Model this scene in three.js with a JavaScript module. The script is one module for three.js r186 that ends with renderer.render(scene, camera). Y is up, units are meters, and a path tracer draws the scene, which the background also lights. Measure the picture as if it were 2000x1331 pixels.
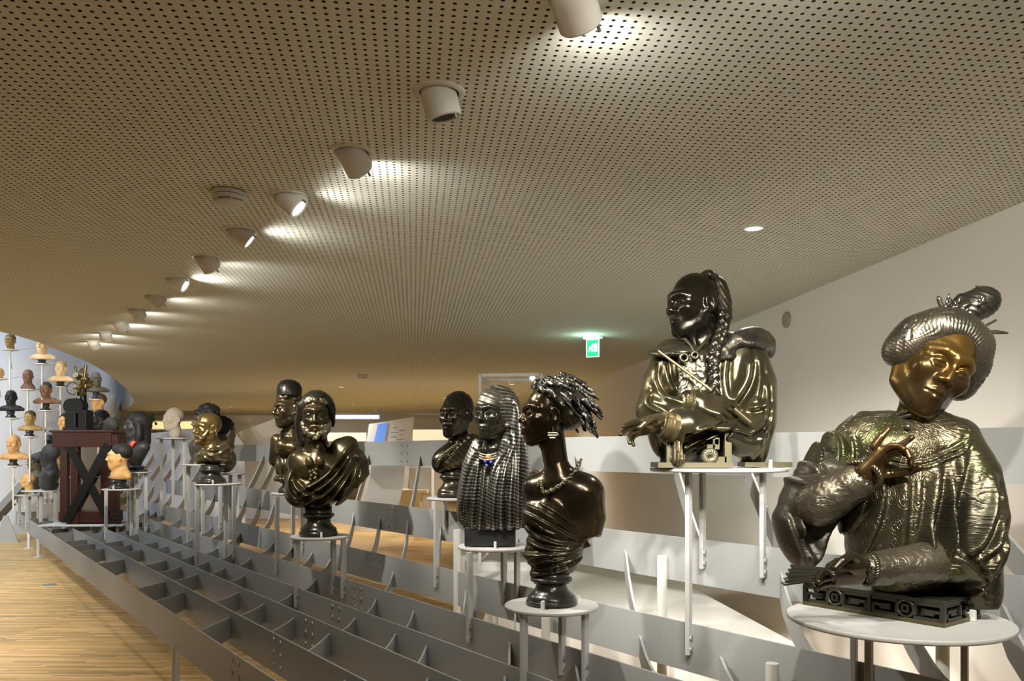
import * as THREE from 'three';
import { mergeGeometries } from 'three/addons/utils/BufferGeometryUtils.js';
import { RoundedBoxGeometry } from 'three/addons/geometries/RoundedBoxGeometry.js';
import { RectAreaLightUniformsLib } from 'three/addons/lights/RectAreaLightUniformsLib.js';

// ------------------------------------------------------------ camera, light, exposure
const S = 0.76;                 // metres per survey unit
const F = 1600, CX = 1000, CY = 883;   // focal length and principal point (2000 x 1331 frame)
const EYE = 1.55 * S;           // eye height
const CEIL = EYE + 1.25 * S;    // ceiling height
const scene = new THREE.Scene();
scene.background = new THREE.Color(0.012, 0.012, 0.013);
const camera = new THREE.PerspectiveCamera(2 * Math.atan(665.5 / F) * 180 / Math.PI, 2000 / 1331, 0.05, 200);
camera.position.set(0, EYE, 0);
camera.lookAt(0, EYE, -10);
camera.setViewOffset(2000, 1331, 0, 665.5 - CY, 2000, 1331);   // rising front: verticals stay vertical
scene.add(camera);
const renderer = new THREE.WebGLRenderer({ antialias: true });
renderer.toneMapping = THREE.LinearToneMapping;
renderer.toneMappingExposure = 0.325;
renderer.shadowMap.enabled = true;
RectAreaLightUniformsLib.init();

const LAMP = [1.0, 0.95, 0.86];
function spot(at, to, cd, angle, penumbra, color = LAMP, radius = 1.6) {
  const l = new THREE.SpotLight(new THREE.Color().setRGB(...color), cd, 0, angle, penumbra, 2);
  l.position.set(...at); l.target.position.set(...to); l.castShadow = true; l.shadow.radius = radius;
  l.shadow.mapSize.set(1024, 1024); l.name = 'spot_beam';
  scene.add(l, l.target);
  return l;
}
function area(at, to, w, h, I, color) {
  const l = new THREE.RectAreaLight(new THREE.Color().setRGB(...color), I, w, h);
  l.position.set(...at); l.lookAt(...to); l.name = 'panel_light'; scene.add(l);
  return l;
}
// three unseen roof panes added to light the atrium wall on the far left: position, aim, width, height, strength, colour
const ADDED_ROOF_LIGHTS = [
  [[-9.0, 5.55, -8.3], [-9.0, 0, -9.6], 5.0, 2.6, 40.0, [0.64, 0.79, 1.0]],
  [[-6.0, 5.5, -11.2], [-8.0, 1.2, -15.5], 1.4, 2.0, 36.0, [0.7, 0.82, 1.0]],
  [[-5.4, 5.4, -15.6], [-9.0, 2.0, -18.0], 1.6, 2.0, 40.0, [0.75, 0.85, 1.0]]];
ADDED_ROOF_LIGHTS.forEach(k => area(...k));

// ------------------------------------------------------------ helpers
// a surveyed point: column, row and distance (survey units) to world metres
const W = (px, py, z) => [(px - CX) / F * z * S, EYE + (CY - py) / F * z * S, -z * S];
const v3 = a => new THREE.Vector3(...a);
let seed = 7;
const rnd = () => { seed = (seed * 1664525 + 1013904223) >>> 0; return seed / 4294967296; };
const rr = (a, b) => a + (b - a) * rnd();
const used = new Map();
function numbered(n) { const k = used.get(n) || 0; used.set(n, k + 1); return k ? `${n}_${String(k).padStart(3, '0')}` : n; }
function thing(name, label, category, pos = [0, 0, 0], group) {
  const g = new THREE.Group(); g.name = numbered(name); g.position.set(...pos); g.userData = { label, category };
  if (group) g.userData.group = group;
  scene.add(g); return g;
}
function part(name, geo, mat, parent, label) {
  const m = new THREE.Mesh(geo, mat); m.name = name; m.castShadow = m.receiveShadow = true; parent.add(m);
  if (label) m.userData.label = label;
  return m;
}
function struct(name, geo, mat, label) {
  const m = part(name, geo, mat, scene); m.userData.kind = 'structure'; m.userData.label = label; return m;
}
const box = (w, h, d, x = 0, y = 0, z = 0) => new THREE.BoxGeometry(w, h, d).translate(x, y, z);
const rbox = (w, h, d, r, x = 0, y = 0, z = 0) => new RoundedBoxGeometry(w, h, d, 1, r).translate(x, y, z);
const cyl = (r0, r1, h, x = 0, y = 0, z = 0, n = 24) => new THREE.CylinderGeometry(r1, r0, h, n).translate(x, y + h / 2, z);
const lathe = (pts, n = 40) => new THREE.LatheGeometry(pts.map(p => new THREE.Vector2(p[0], p[1])), n);
const tube = (pts, r, seg = 24, n = 8, closed = false) => new THREE.TubeGeometry(new THREE.CatmullRomCurve3(pts.map(v3), closed), seg, r, n, closed);
function bar(a, b, r, n = 10, r2 = r) {   // round bar between two points
  const A = v3(a), B = v3(b), d = B.clone().sub(A), g = new THREE.CylinderGeometry(r2, r, d.length(), n);
  g.applyQuaternion(new THREE.Quaternion().setFromUnitVectors(new THREE.Vector3(0, 1, 0), d.clone().normalize()));
  return g.translate((A.x + B.x) / 2, (A.y + B.y) / 2, (A.z + B.z) / 2);
}
function beamBox(a, b, w, h) {            // square bar between two points
  const A = v3(a), B = v3(b), d = B.clone().sub(A), g = new THREE.BoxGeometry(w, d.length(), h);
  g.applyQuaternion(new THREE.Quaternion().setFromUnitVectors(new THREE.Vector3(0, 1, 0), d.clone().normalize()));
  return g.translate((A.x + B.x) / 2, (A.y + B.y) / 2, (A.z + B.z) / 2);
}
const rgb = (r, g, b) => new THREE.Color().setRGB(r, g, b);
const std = (c, rough = 0.6, metal = 0, extra = {}) => new THREE.MeshStandardMaterial({ color: Array.isArray(c) ? rgb(...c) : c, roughness: rough, metalness: metal, ...extra });
// smooth value noise in 3-D and 2-D
const hash3 = (x, y, z) => { let h = Math.imul(x, 374761393) ^ Math.imul(y, 668265263) ^ Math.imul(z, 2147483647 ^ 0x5bd1e995); h = Math.imul(h ^ (h >>> 13), 1274126177); return ((h ^ (h >>> 16)) >>> 0) / 4294967296; };
function noise(x, y, z) {
  const X = Math.floor(x), Y = Math.floor(y), Z = Math.floor(z), s = t => t * t * (3 - 2 * t), a = s(x - X), b = s(y - Y), c = s(z - Z), L = (p, q, t) => p + (q - p) * t;
  return L(L(L(hash3(X, Y, Z), hash3(X + 1, Y, Z), a), L(hash3(X, Y + 1, Z), hash3(X + 1, Y + 1, Z), a), b), L(L(hash3(X, Y, Z + 1), hash3(X + 1, Y, Z + 1), a), L(hash3(X, Y + 1, Z + 1), hash3(X + 1, Y + 1, Z + 1), a), b), c) * 2 - 1;
}
const fbm = (x, y, z) => noise(x, y, z) * 0.55 + noise(x * 2.1, y * 2.1, z * 2.1) * 0.3 + noise(x * 4.3, y * 4.3, z * 4.3) * 0.15;
function texture(w, h, fn, srgb = true) {
  const d = new Uint8Array(w * h * 4);
  for (let j = 0; j < h; j++) for (let i = 0; i < w; i++) { const c = fn(i, j), o = (j * w + i) * 4; d[o] = c[0]; d[o + 1] = c[1]; d[o + 2] = c[2]; d[o + 3] = 255; }
  const t = new THREE.DataTexture(d, w, h); t.wrapS = t.wrapT = THREE.RepeatWrapping; t.magFilter = THREE.LinearFilter; t.minFilter = THREE.LinearMipmapLinearFilter; t.generateMipmaps = true;
  if (srgb) t.colorSpace = THREE.SRGBColorSpace;
  t.needsUpdate = true; return t;
}
// ------------------------------------------------------------ the room
const paintBump = texture(256, 256, (i, j) => { const n = 128 + 60 * noise(i / 3, j / 3, 1) + 40 * noise(i / 11, j / 11, 5); return [n, n, n]; }, false);
const wallMat = std([0.74, 0.72, 0.68], 0.85, 0, { bumpMap: paintBump, bumpScale: 0.0004 });
const ceilMat = std([0.72, 0.69, 0.62], 0.9);
const backMat = std([0.16, 0.15, 0.13], 1);
// floor: strips of end-glued oak, running across the room
const oakTex = texture(1024, 1024, (i, j) => {
  const row = Math.floor(j / 16), off = hash3(row, 3, 1) * 1024, len = 170 + 200 * hash3(row, 9, 4), col = Math.floor((i + off) / len);
  const t = hash3(row, col, 7), g = noise(i / 40, j / 1.6, row * 3.1) * 0.5 + noise(i / 9, j / 0.9, 3) * 0.25, gap = j % 16 === 0 ? 0.8 : 1;
  const s = (0.80 + 0.3 * t + 0.09 * g) * gap, w = hash3(col, row, 2) * 10;
  return [Math.min(255, (200 + w) * s), Math.min(255, (163 + w) * s * 0.99), Math.min(255, 104 * s * (0.94 + 0.1 * t))];
});
const oakMat = std(0xffffff, 0.42, 0, { map: oakTex });
{
  const fl = new THREE.BoxGeometry(40, 0.2, 34); const u2 = fl.attributes.uv;
  for (let i = 0; i < u2.count; i++) u2.setXY(i, u2.getX(i) * 40 / 1.6, u2.getY(i) * 34 / 1.5);
  const floor = struct('floor', fl, oakMat, 'pale oak strip floor'); floor.position.set(-4, -0.1, -10);
}
// perforated ceiling: a board with real holes and a dark fleece behind; its far left edge sweeps round the atrium
const holeTex = texture(64, 64, (i, j) => { const d = Math.hypot(i - 31.5, j - 31.5), a = Math.max(0, Math.min(1, (d - 12) / 1.5 + 0.5)) * 255; return [a, a, a]; }, false);
holeTex.repeat.set(40, 40);
const ceilEdge = [[0, 648], [30, 655], [60, 663.5], [95, 676], [130, 690], [160, 702], [190, 717], [215, 733], [235, 750], [250, 764], [260, 777], [262, 786], [256, 794], [244, 800]].map(([px, py]) => { const z = F * 1.25 / (CY - py); return [(px - CX) / F * z * S, z * S]; });
function ceilShape() {
  const s = new THREE.Shape();
  s.moveTo(8, -4); s.lineTo(8, 24); s.lineTo(-12, 24); s.lineTo(ceilEdge[13][0], ceilEdge[13][1]);
  for (let i = 12; i >= 0; i--) s.lineTo(ceilEdge[i][0], ceilEdge[i][1]);
  s.lineTo(-4.3, 4.2); s.lineTo(-16, 3.6); s.lineTo(-16, -4); s.closePath(); return s;
}
{
  const g = new THREE.ShapeGeometry(ceilShape()); const uv = g.attributes.uv, p = g.attributes.position, a = 0.12;
  for (let i = 0; i < uv.count; i++) { const x = p.getX(i), z = p.getY(i); uv.setXY(i, x * Math.cos(a) + z * Math.sin(a), -x * Math.sin(a) + z * Math.cos(a)); }
  g.rotateX(-Math.PI / 2); // shape (x, z) -> x, -z
  const board = new THREE.MeshStandardMaterial({ color: rgb(0.665, 0.685, 0.62), roughness: 0.9, alphaMap: holeTex, alphaTest: 0.5, side: THREE.DoubleSide });
  const c = struct('ceiling', g, board, 'perforated off-white ceiling board'); c.position.y = CEIL;
  const b = new THREE.ExtrudeGeometry(ceilShape(), { depth: 0.2, bevelEnabled: false }).rotateX(-Math.PI / 2);
  const bk = part('ceiling_backing', b, [backMat, ceilMat], c); bk.position.y = 0.012;
  // edge band of the ceiling round the atrium
  const pts = ceilEdge.map(e => new THREE.Vector3(e[0], 0.1, -e[1])), pos = [], idx = [];
  pts.forEach(q => { pos.push(q.x - 0.004, -0.0, q.z, q.x - 0.004, 0.45, q.z); });
  for (let i = 0; i + 1 < pts.length; i++) idx.push(2 * i, 2 * i + 2, 2 * i + 1, 2 * i + 1, 2 * i + 2, 2 * i + 3);
  const eg = new THREE.BufferGeometry(); eg.setAttribute('position', new THREE.Float32BufferAttribute(pos, 3)); eg.setIndex(idx); eg.computeVertexNormals();
  part('ceiling_edge', eg, new THREE.MeshStandardMaterial({ color: rgb(0.72, 0.69, 0.62), roughness: 0.9, side: THREE.DoubleSide }), c);
}
// right wall: straight, very nearly along the view
const wallX = z => (2.56 - 0.105 * (z - 4.1)) * S;      // z in survey units
{
  const a = [wallX(-4), 4 * S], b = [wallX(28), -28 * S], len = Math.hypot(b[0] - a[0], b[1] - a[1]);
  const g = new THREE.BoxGeometry(len, CEIL + 0.3, 0.2); 
  const w = struct('wall_right', g, wallMat, 'white right-hand wall');
  w.position.set((a[0] + b[0]) / 2 + 0.1, (CEIL + 0.3) / 2 - 0.01, (a[1] + b[1]) / 2); w.rotation.y = Math.atan2(-(b[1] - a[1]), b[0] - a[0]);
}
struct('wall_back', box(26, CEIL + 0.3, 0.2, -8, (CEIL + 0.3) / 2, -28 * S - 0.1), std([0.62, 0.58, 0.5], 0.85), 'far end wall');
struct('wall_front', box(30, CEIL + 0.3, 0.2, -4, (CEIL + 0.3) / 2, 3.9), wallMat, 'wall behind the viewer');
struct('wall_side', box(0.2, 6.2, 20, -16, 3.1, -6), std([0.5, 0.52, 0.55], 0.85), 'far side wall');
// atrium wall carrying the casts: grey, curved towards the right
const atrWall = [[-420, 14.6], [-120, 14.9], [60, 15.7], [150, 17.2], [205, 20.8], [248, 26.2], [300, 27.9]].map(([px, z]) => [(px - CX) / F * z * S, -z * S]);
{
  const curve = new THREE.CatmullRomCurve3(atrWall.map(p => new THREE.Vector3(p[0], 0, p[1]))), n = 40, pos = [], idx = [];
  for (let i = 0; i <= n; i++) { const q = curve.getPoint(i / n); pos.push(q.x, 0, q.z, q.x, 5.7, q.z, q.x - 0.1, 0, q.z - 0.14, q.x - 0.1, 5.7, q.z - 0.14); }
  for (let i = 0; i < n; i++) { const a = 4 * i, b = a + 4; idx.push(a, b, a + 1, a + 1, b, b + 1, a + 2, a + 3, b + 2, a + 3, b + 3, b + 2); }
  const g = new THREE.BufferGeometry(); g.setAttribute('position', new THREE.Float32BufferAttribute(pos, 3)); g.setIndex(idx); g.computeVertexNormals();
  struct('wall_left', g, new THREE.MeshStandardMaterial({ color: rgb(0.55, 0.56, 0.58), roughness: 0.85, side: THREE.DoubleSide }), 'grey atrium wall hung with casts');
}
struct('ceiling_atrium', box(16, 0.15, 23, -8.5, 5.75, -13), wallMat, 'atrium roof slab');
ADDED_ROOF_LIGHTS.forEach(([at, to, w, h, , c], i) => {  // unseen glowing panes added behind the atrium area lights
  const m = struct(`window_${i + 1}`, new THREE.BoxGeometry(w, h, 0.02), new THREE.MeshStandardMaterial({ color: rgb(...c), emissive: rgb(...c), emissiveIntensity: 3 }), 'added unseen roof light over the atrium');
  const d = v3(to).sub(v3(at)).normalize(); m.position.copy(v3(at).addScaledVector(d, -0.03)); m.lookAt(...to);
  const f = part('added_light_frame', mergeGeometries([box(w + 0.1, 0.06, 0.05, 0, h / 2 + 0.02), box(w + 0.1, 0.06, 0.05, 0, -h / 2 - 0.02), box(0.06, h, 0.05, w / 2 + 0.02), box(0.06, h, 0.05, -w / 2 - 0.02)]), wallMat, m);
});
// low white platform behind the frame, along the right wall
{
  const s = new THREE.Shape(); [[-0.72, 10.4], [1.5, 8.3], [1.84, 4.4], [0.9, 4.7], [-0.1, 6.0]].forEach((p, i) => i ? s.lineTo(p[0] * S, p[1] * S) : s.moveTo(p[0] * S, p[1] * S)); s.closePath();
  const g = new THREE.ExtrudeGeometry(s, { depth: 0.35 * S, bevelEnabled: false }).rotateX(-Math.PI / 2);
  const t = thing('platform', 'low white platform on the floor behind the plate frame', 'platform');
  part('top', g, std([0.8, 0.79, 0.76], 0.6), t);
}
// ------------------------------------------------------------ ceiling fittings
const fitMat = std([0.62, 0.60, 0.55], 0.5), gapMat = std([0.03, 0.03, 0.03], 0.9), glowMat = new THREE.MeshStandardMaterial({ color: 0xffffff, emissive: rgb(1, 0.95, 0.86), emissiveIntensity: 6 });
const ceilPt = (px, py) => { const z = F * 1.25 / (CY - py); return [(px - CX) / F * z * S, CEIL, -z * S]; };
const survey = (x, y, z) => [x * S, EYE + y * S, -z * S];
function headLamp(at, aim, label, cd, spill) {
  const t = thing('ceiling_spotlight', label, 'spotlight', at, 'row of swivel spotlights on the perforated ceiling');
  part('trim_ring', lathe([[0.052, -0.001], [0.054, -0.006], [0.066, -0.005], [0.07, 0], [0.07, 0.004]], 40), fitMat, t);
  part('opening', cyl(0.052, 0.052, 0.002, 0, -0.0025, 0, 32), gapMat, t);
  // swivelling head: a cylinder with a rounded shoulder, its axis tilted towards the sculpture
  const d = v3(aim).sub(v3(at)).normalize(), tilt = d.clone(); tilt.y = Math.min(tilt.y, -0.42); tilt.normalize();
  const q = new THREE.Quaternion().setFromUnitVectors(new THREE.Vector3(0, -1, 0), tilt), c = new THREE.Vector3(0, -0.012, 0);
  const h = part('lamp_head', lathe([[0.0, 0.045], [0.03, 0.042], [0.044, 0.03], [0.047, 0.01], [0.047, -0.052], [0.045, -0.056], [0.038, -0.057], [0.036, -0.05], [0, -0.05]], 40), fitMat, t);
  h.quaternion.copy(q); h.position.copy(c);
  part('lens', cyl(0.033, 0.033, 0.003, 0, -0.054, 0, 28), cd ? glowMat : gapMat, h);
  part('locking_screw', cyl(0.004, 0.004, 0.02, 0.03, -0.07, 0.03, 10), boltMat0, h);
  if (cd) {
    const p = v3(at).add(c).add(tilt.clone().multiplyScalar(0.062)).toArray();
    spot(p, aim, cd, 0.42, 0.8);
    if (spill) spot(p, v3(p).add(tilt.clone().multiplyScalar(1)).toArray(), spill, 1.45, 1, LAMP, 1);
  }
  return t;
}
const boltMat0 = std([0.25, 0.24, 0.22], 0.4, 0.6);
// ------------------------------------------------------------ the hull-like frame of steel plates
const DIR = Math.atan2(0.716, 1), dX = -Math.sin(DIR), dZ = -Math.cos(DIR);        // run of the long plates, away to the left
const NX = Math.cos(DIR), NZ = -Math.sin(DIR);                                      // across them
const BS = [1.345, 1.68, 2.01, 2.29, 2.59, 2.95, 3.2, 3.6], BD = [-1.08, -1.075, -1.06, -1.03, -0.965, -0.815, -0.445, 0.1];
const PH = 0.23 * S, TH = 0.008;
const beamZ = (i, px) => BS[i] / (0.813 * (px - CX) / F + 0.582);                   // distance of plate i at a column (survey units)
const beamTop = i => EYE + BD[i] * S;
const steel = std([0.305, 0.315, 0.31], 0.5, 0.1, { bumpMap: paintBump, bumpScale: 0.0002 });
const steelRib = std([0.31, 0.32, 0.315], 0.5, 0.1);
const boltMat = std([0.30, 0.295, 0.285], 0.45, 0.4);
const frame = thing('steel_structure', 'large grey structure of steel plates stepping up like a ship hull', 'steel structure');
const boltGeo = new THREE.CylinderGeometry(0.011, 0.013, 0.006, 6).rotateX(Math.PI / 2);
const splicePx = [462, 543, 605, 657, 700, 736, 766, 791];
BS.forEach((s, i) => {
  const far = [15.0, 14.8, 14.2, 14.0, 14.0, 13.6, 13.4, 13.4][i], near = [0.9, 0.9, 0.9, 0.9, 0.9, 1.25, 1.75, 2.55][i];
  const pt = z => [(s - 0.582 * z) / 0.813 * S, -z * S];
  const A = pt(near), B = pt(far), len = Math.hypot(A[0] - B[0], A[1] - B[1]);
  const g = new THREE.BoxGeometry(len, PH, TH);
  const m = part('beam', g, steel, frame); m.position.set((A[0] + B[0]) / 2, beamTop(i) - PH / 2, (A[1] + B[1]) / 2);
  m.rotation.y = Math.atan2(-(B[1] - A[1]), B[0] - A[0]) + Math.PI;
  // splice bolts: two columns of three
  const inv = m.rotation.y;
  for (const dc of [-0.5, 0.5]) for (let r = 0; r < 3; r++) {
    const p = pt(beamZ(i, splicePx[i])), o = dc * 0.085;
    const b = part('bolt', boltGeo, boltMat, m), wx = p[0] - m.position.x, wz = p[1] - m.position.z;
    const t = wx * Math.cos(inv) - wz * Math.sin(inv);
    b.position.set(t + o, PH / 2 - PH * (0.16 + 0.32 * r), TH / 2 + 0.002);
  }
});
// cross ribs: plates standing in the direction of view, from the top of one plate to the face of the next
const ribEnd = [[70, 93, 104, 110, 120, 131, 143, 170, 185, 203, 242, 322, 360, 450, 675, 900],
  [162, 176, 192, 203, 239, 257, 278, 325, 354, 386, 466, 516, 575, 644, 836, 960],
  [228, 251, 269, 307, 329, 352, 378, 407, 440, 478, 571, 694, 773, 833, 986],
  [268, 290, 312, 353, 376, 426, 456, 490, 617, 735, 808, 995, 1124, 1290],
  [248, 266, 290, 305, 318, 354, 392, 416, 438, 470, 535, 571, 611, 648, 768, 910, 1006, 1250, 1407, 1610],
  [255, 278, 300, 318, 341, 366, 395, 420, 444, 480, 509, 536, 612, 691, 742, 797, 861, 1010, 1222, 1525, 1750, 1957],
  [275, 300, 325, 352, 380, 405, 432, 516, 540, 620, 720, 820, 960, 1120, 1318, 1455, 1650, 1850]];
const ribDown = [0.2, 0.22, 0.25, 0.3, 0.5, 0.45, 0.5], ribBot = [0.8, 0.8, 0.82, 0.85, 1.0, 1.0, 1.0];
ribEnd.forEach((list, i) => list.forEach(px => {
  const z2 = beamZ(i + 1, px) , X = (px - CX) / F * z2, z1 = (BS[i] - 0.813 * X) / 0.582;   // same x on the nearer plate
  const y1 = BD[i] - 0.012, y2 = BD[i + 1] - 0.23 * ribDown[i], b1 = BD[i] - 0.23 * (i < 4 ? 0.8 : 0.75), b2 = BD[i + 1] - 0.23 * ribBot[i];
  const sag = [0.0, 0.006, 0.012, 0.03, 0.05, 0.05, 0.02][i], sh = new THREE.Shape();
  const N = 6;
  for (let k = 0; k <= N; k++) { const t = k / N, y = y1 + (y2 - y1) * t - sag * 4 * t * (1 - t), z = z1 + (z2 - z1) * t; k ? sh.lineTo(z * S, y * S) : sh.moveTo(z * S, y * S); }
  if (i < 5) for (let k = N; k >= 0; k--) { const t = k / N, y = b1 + (b2 - b1) * t - sag * 4 * t * (1 - t), z = z1 + (z2 - z1) * t; sh.lineTo(z * S, y * S); }
  else { sh.lineTo(z2 * S, (y2 - 0.13) * S); for (let k = N; k >= 0; k--) { const t = k / N, y = y1 + (y2 - y1) * t - sag * 4 * t * (1 - t), z = Math.min(z2, z1 + (z2 - z1) * t + 0.10); sh.lineTo(z * S, (y - 0.06) * S); } }
  sh.closePath();
  const g = new THREE.ExtrudeGeometry(sh, { depth: 0.009, bevelEnabled: false }).rotateY(Math.PI / 2);   // (z,y) -> -z
  const m = part('rib', g, steelRib, frame); m.position.set(X * S - 0.0045, EYE, 0);
}));
// round posts under and behind the plates
const postMat = std([0.62, 0.61, 0.57], 0.5, 0.1);
function post(x, z, y0, y1, r = 0.02) {
  const g = mergeGeometries([cyl(r, r, y1 - y0, 0, 0, 0, 20).toNonIndexed(), cyl(r * 2.6, r * 2.6, 0.006, 0, 0, 0, 20).toNonIndexed()]);
  const m = part('post', g, postMat, frame); m.position.set(x, y0, z);
}
for (const [px, i] of [[75, 0], [56, 0], [342, 0], [415, 1], [620, 1], [500, 2]]) { const z = beamZ(i, px) + 0.02; post((px - CX) / F * z * S, -z * S - 0.006, 0, beamTop(i) - PH * 0.9); }
for (const [px, py, z] of [[1293, 1086, 4.35], [1508, 1296, 3.42], [1841, 1240, 3.35], [893, 1035, 5.6], [1066, 1200, 4.7]]) { const p = W(px, py, z); post(p[0], p[2], 0, p[1], 0.02); }
const CD = 38, SP = 3.6;
const lampRow = [
  [1120, -12, [0.98, -0.1, 3.95], 'nearest large spotlight on the ceiling, cut by the top of the picture', 1],
  [858, 180, [0.3, -1.0, 3.2], 'second spotlight from the top, hanging with its face turned away and unlit', 0],
  [687, 296, [-0.11, 0.1, 4.95], 'third spotlight from the top, its rounded back towards the viewer', 1],
  [563, 382, [0.19, 0.1, 3.95], 'spotlight with a large glowing face beside the smoke detector', 1],
  [468, 449, [-0.11, 0.1, 4.95], 'spotlight with a glowing face below the smoke detector', 1],
  [402, 502, [-1.48, 0.15, 6.3], 'spotlight with its back to the viewer between two glowing ones', 1],
  [345, 544, [-0.45, 0.1, 6.0], 'farthest spotlight that shows its glowing face', 1],
  [301, 578, [-2.08, 0.2, 7.6], 'fifth spotlight from the far end of the row', 1],
  [266, 604, [-3.1, 0.1, 8.6], 'fourth spotlight from the far end of the row', 1],
  [234, 629, [-3.6, 0.1, 10.2], 'third spotlight from the far end of the row', 1],
  [206, 650, [-5.1, 0, 10.8], 'second spotlight from the far end of the row', 1],
  [182, 667, [-5.4, 0, 12], 'farthest and smallest spotlight of the ceiling row', 1]];
lampRow.forEach(([px, py, aim, label, on]) => headLamp(ceilPt(px, py), survey(...aim), label, on ? CD : 0, on ? SP : 0));
// the same row goes on over the viewer's head
[[0.62, 1.72, [1.0, 0.05, 3.95]], [1.08, 1.08, [1.30, 0.25, 2.85]], [1.52, 0.45, [1.4, 0.0, 2.85]], [0.15, 0.9, [1.28, 0.1, 2.85]]].forEach(([x, z, aim], i) =>
  headLamp([x * S, CEIL, -z * S], survey(...aim), ['first', 'second', 'third', 'fourth'][i] + ' spotlight over the viewer beyond the picture', CD, SP));
// recessed downlights
function downLight(at, cd, label, angle = 1.15) {
  const t = thing('downlight', label, 'downlight', at, 'recessed round downlights');
  part('trim_ring', lathe([[0.036, 0.004], [0.038, -0.004], [0.05, -0.003], [0.052, 0.002]], 32), fitMat, t);
  part('lens', cyl(0.037, 0.037, 0.002, 0, -0.002, 0, 28), glowMat, t);
  spot([at[0], at[1] - 0.012, at[2]], [at[0], 0, at[2]], cd, angle, 0.9);
}
downLight(ceilPt(1472, 446), 22, 'bright recessed downlight on the ceiling above the seated man with the pipe');
[[-3.55, -5.0, 44, 0.62], [-4.3, -6.35, 36, 0.62], [-2.95, -3.9, 38, 0.62], [-5.1, -7.6, 26, 0.7], [1.0, 1.8, 18], [-2.6, 1.6, 18], [-2.2, -0.6, 16]].forEach(([x, z, cd, an], i) => downLight([x, CEIL, z], cd, ['first', 'second', 'third', 'fourth', 'fifth', 'sixth', 'seventh'][i] + ' added fill downlight over the oak floor beyond the picture', an));  // unseen fill lamps added to brighten the oak floor
[[-1.2, -14.5], [-3.2, -16.5], [-6, -17.5], [0.0, -11.5], [-2.5, -12]].forEach(([x, z], i) => downLight([x, CEIL, z], 60, ['first', 'second', 'third', 'fourth', 'fifth'][i] + ' small downlight over the far end of the hall'));
// unseen swivel spotlights added on the atrium ceiling edge to light the casts
[[-4.3, 3.9, [-9.2, 0.9, 13.5]], [-5.4, 3.6, [-8.4, 0.5, 13.5]], [-6.6, 3.5, [-9.0, 0.3, 13.4]], [-4.35, 3.2, [-7.6, 0.2, 13.6]]].forEach(([x, z, aim], i) => headLamp([x, CEIL, -z], survey(...aim), ['first', 'second', 'third', 'fourth'][i] + ' added spotlight on the atrium edge beyond the picture', 120, 0));
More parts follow.
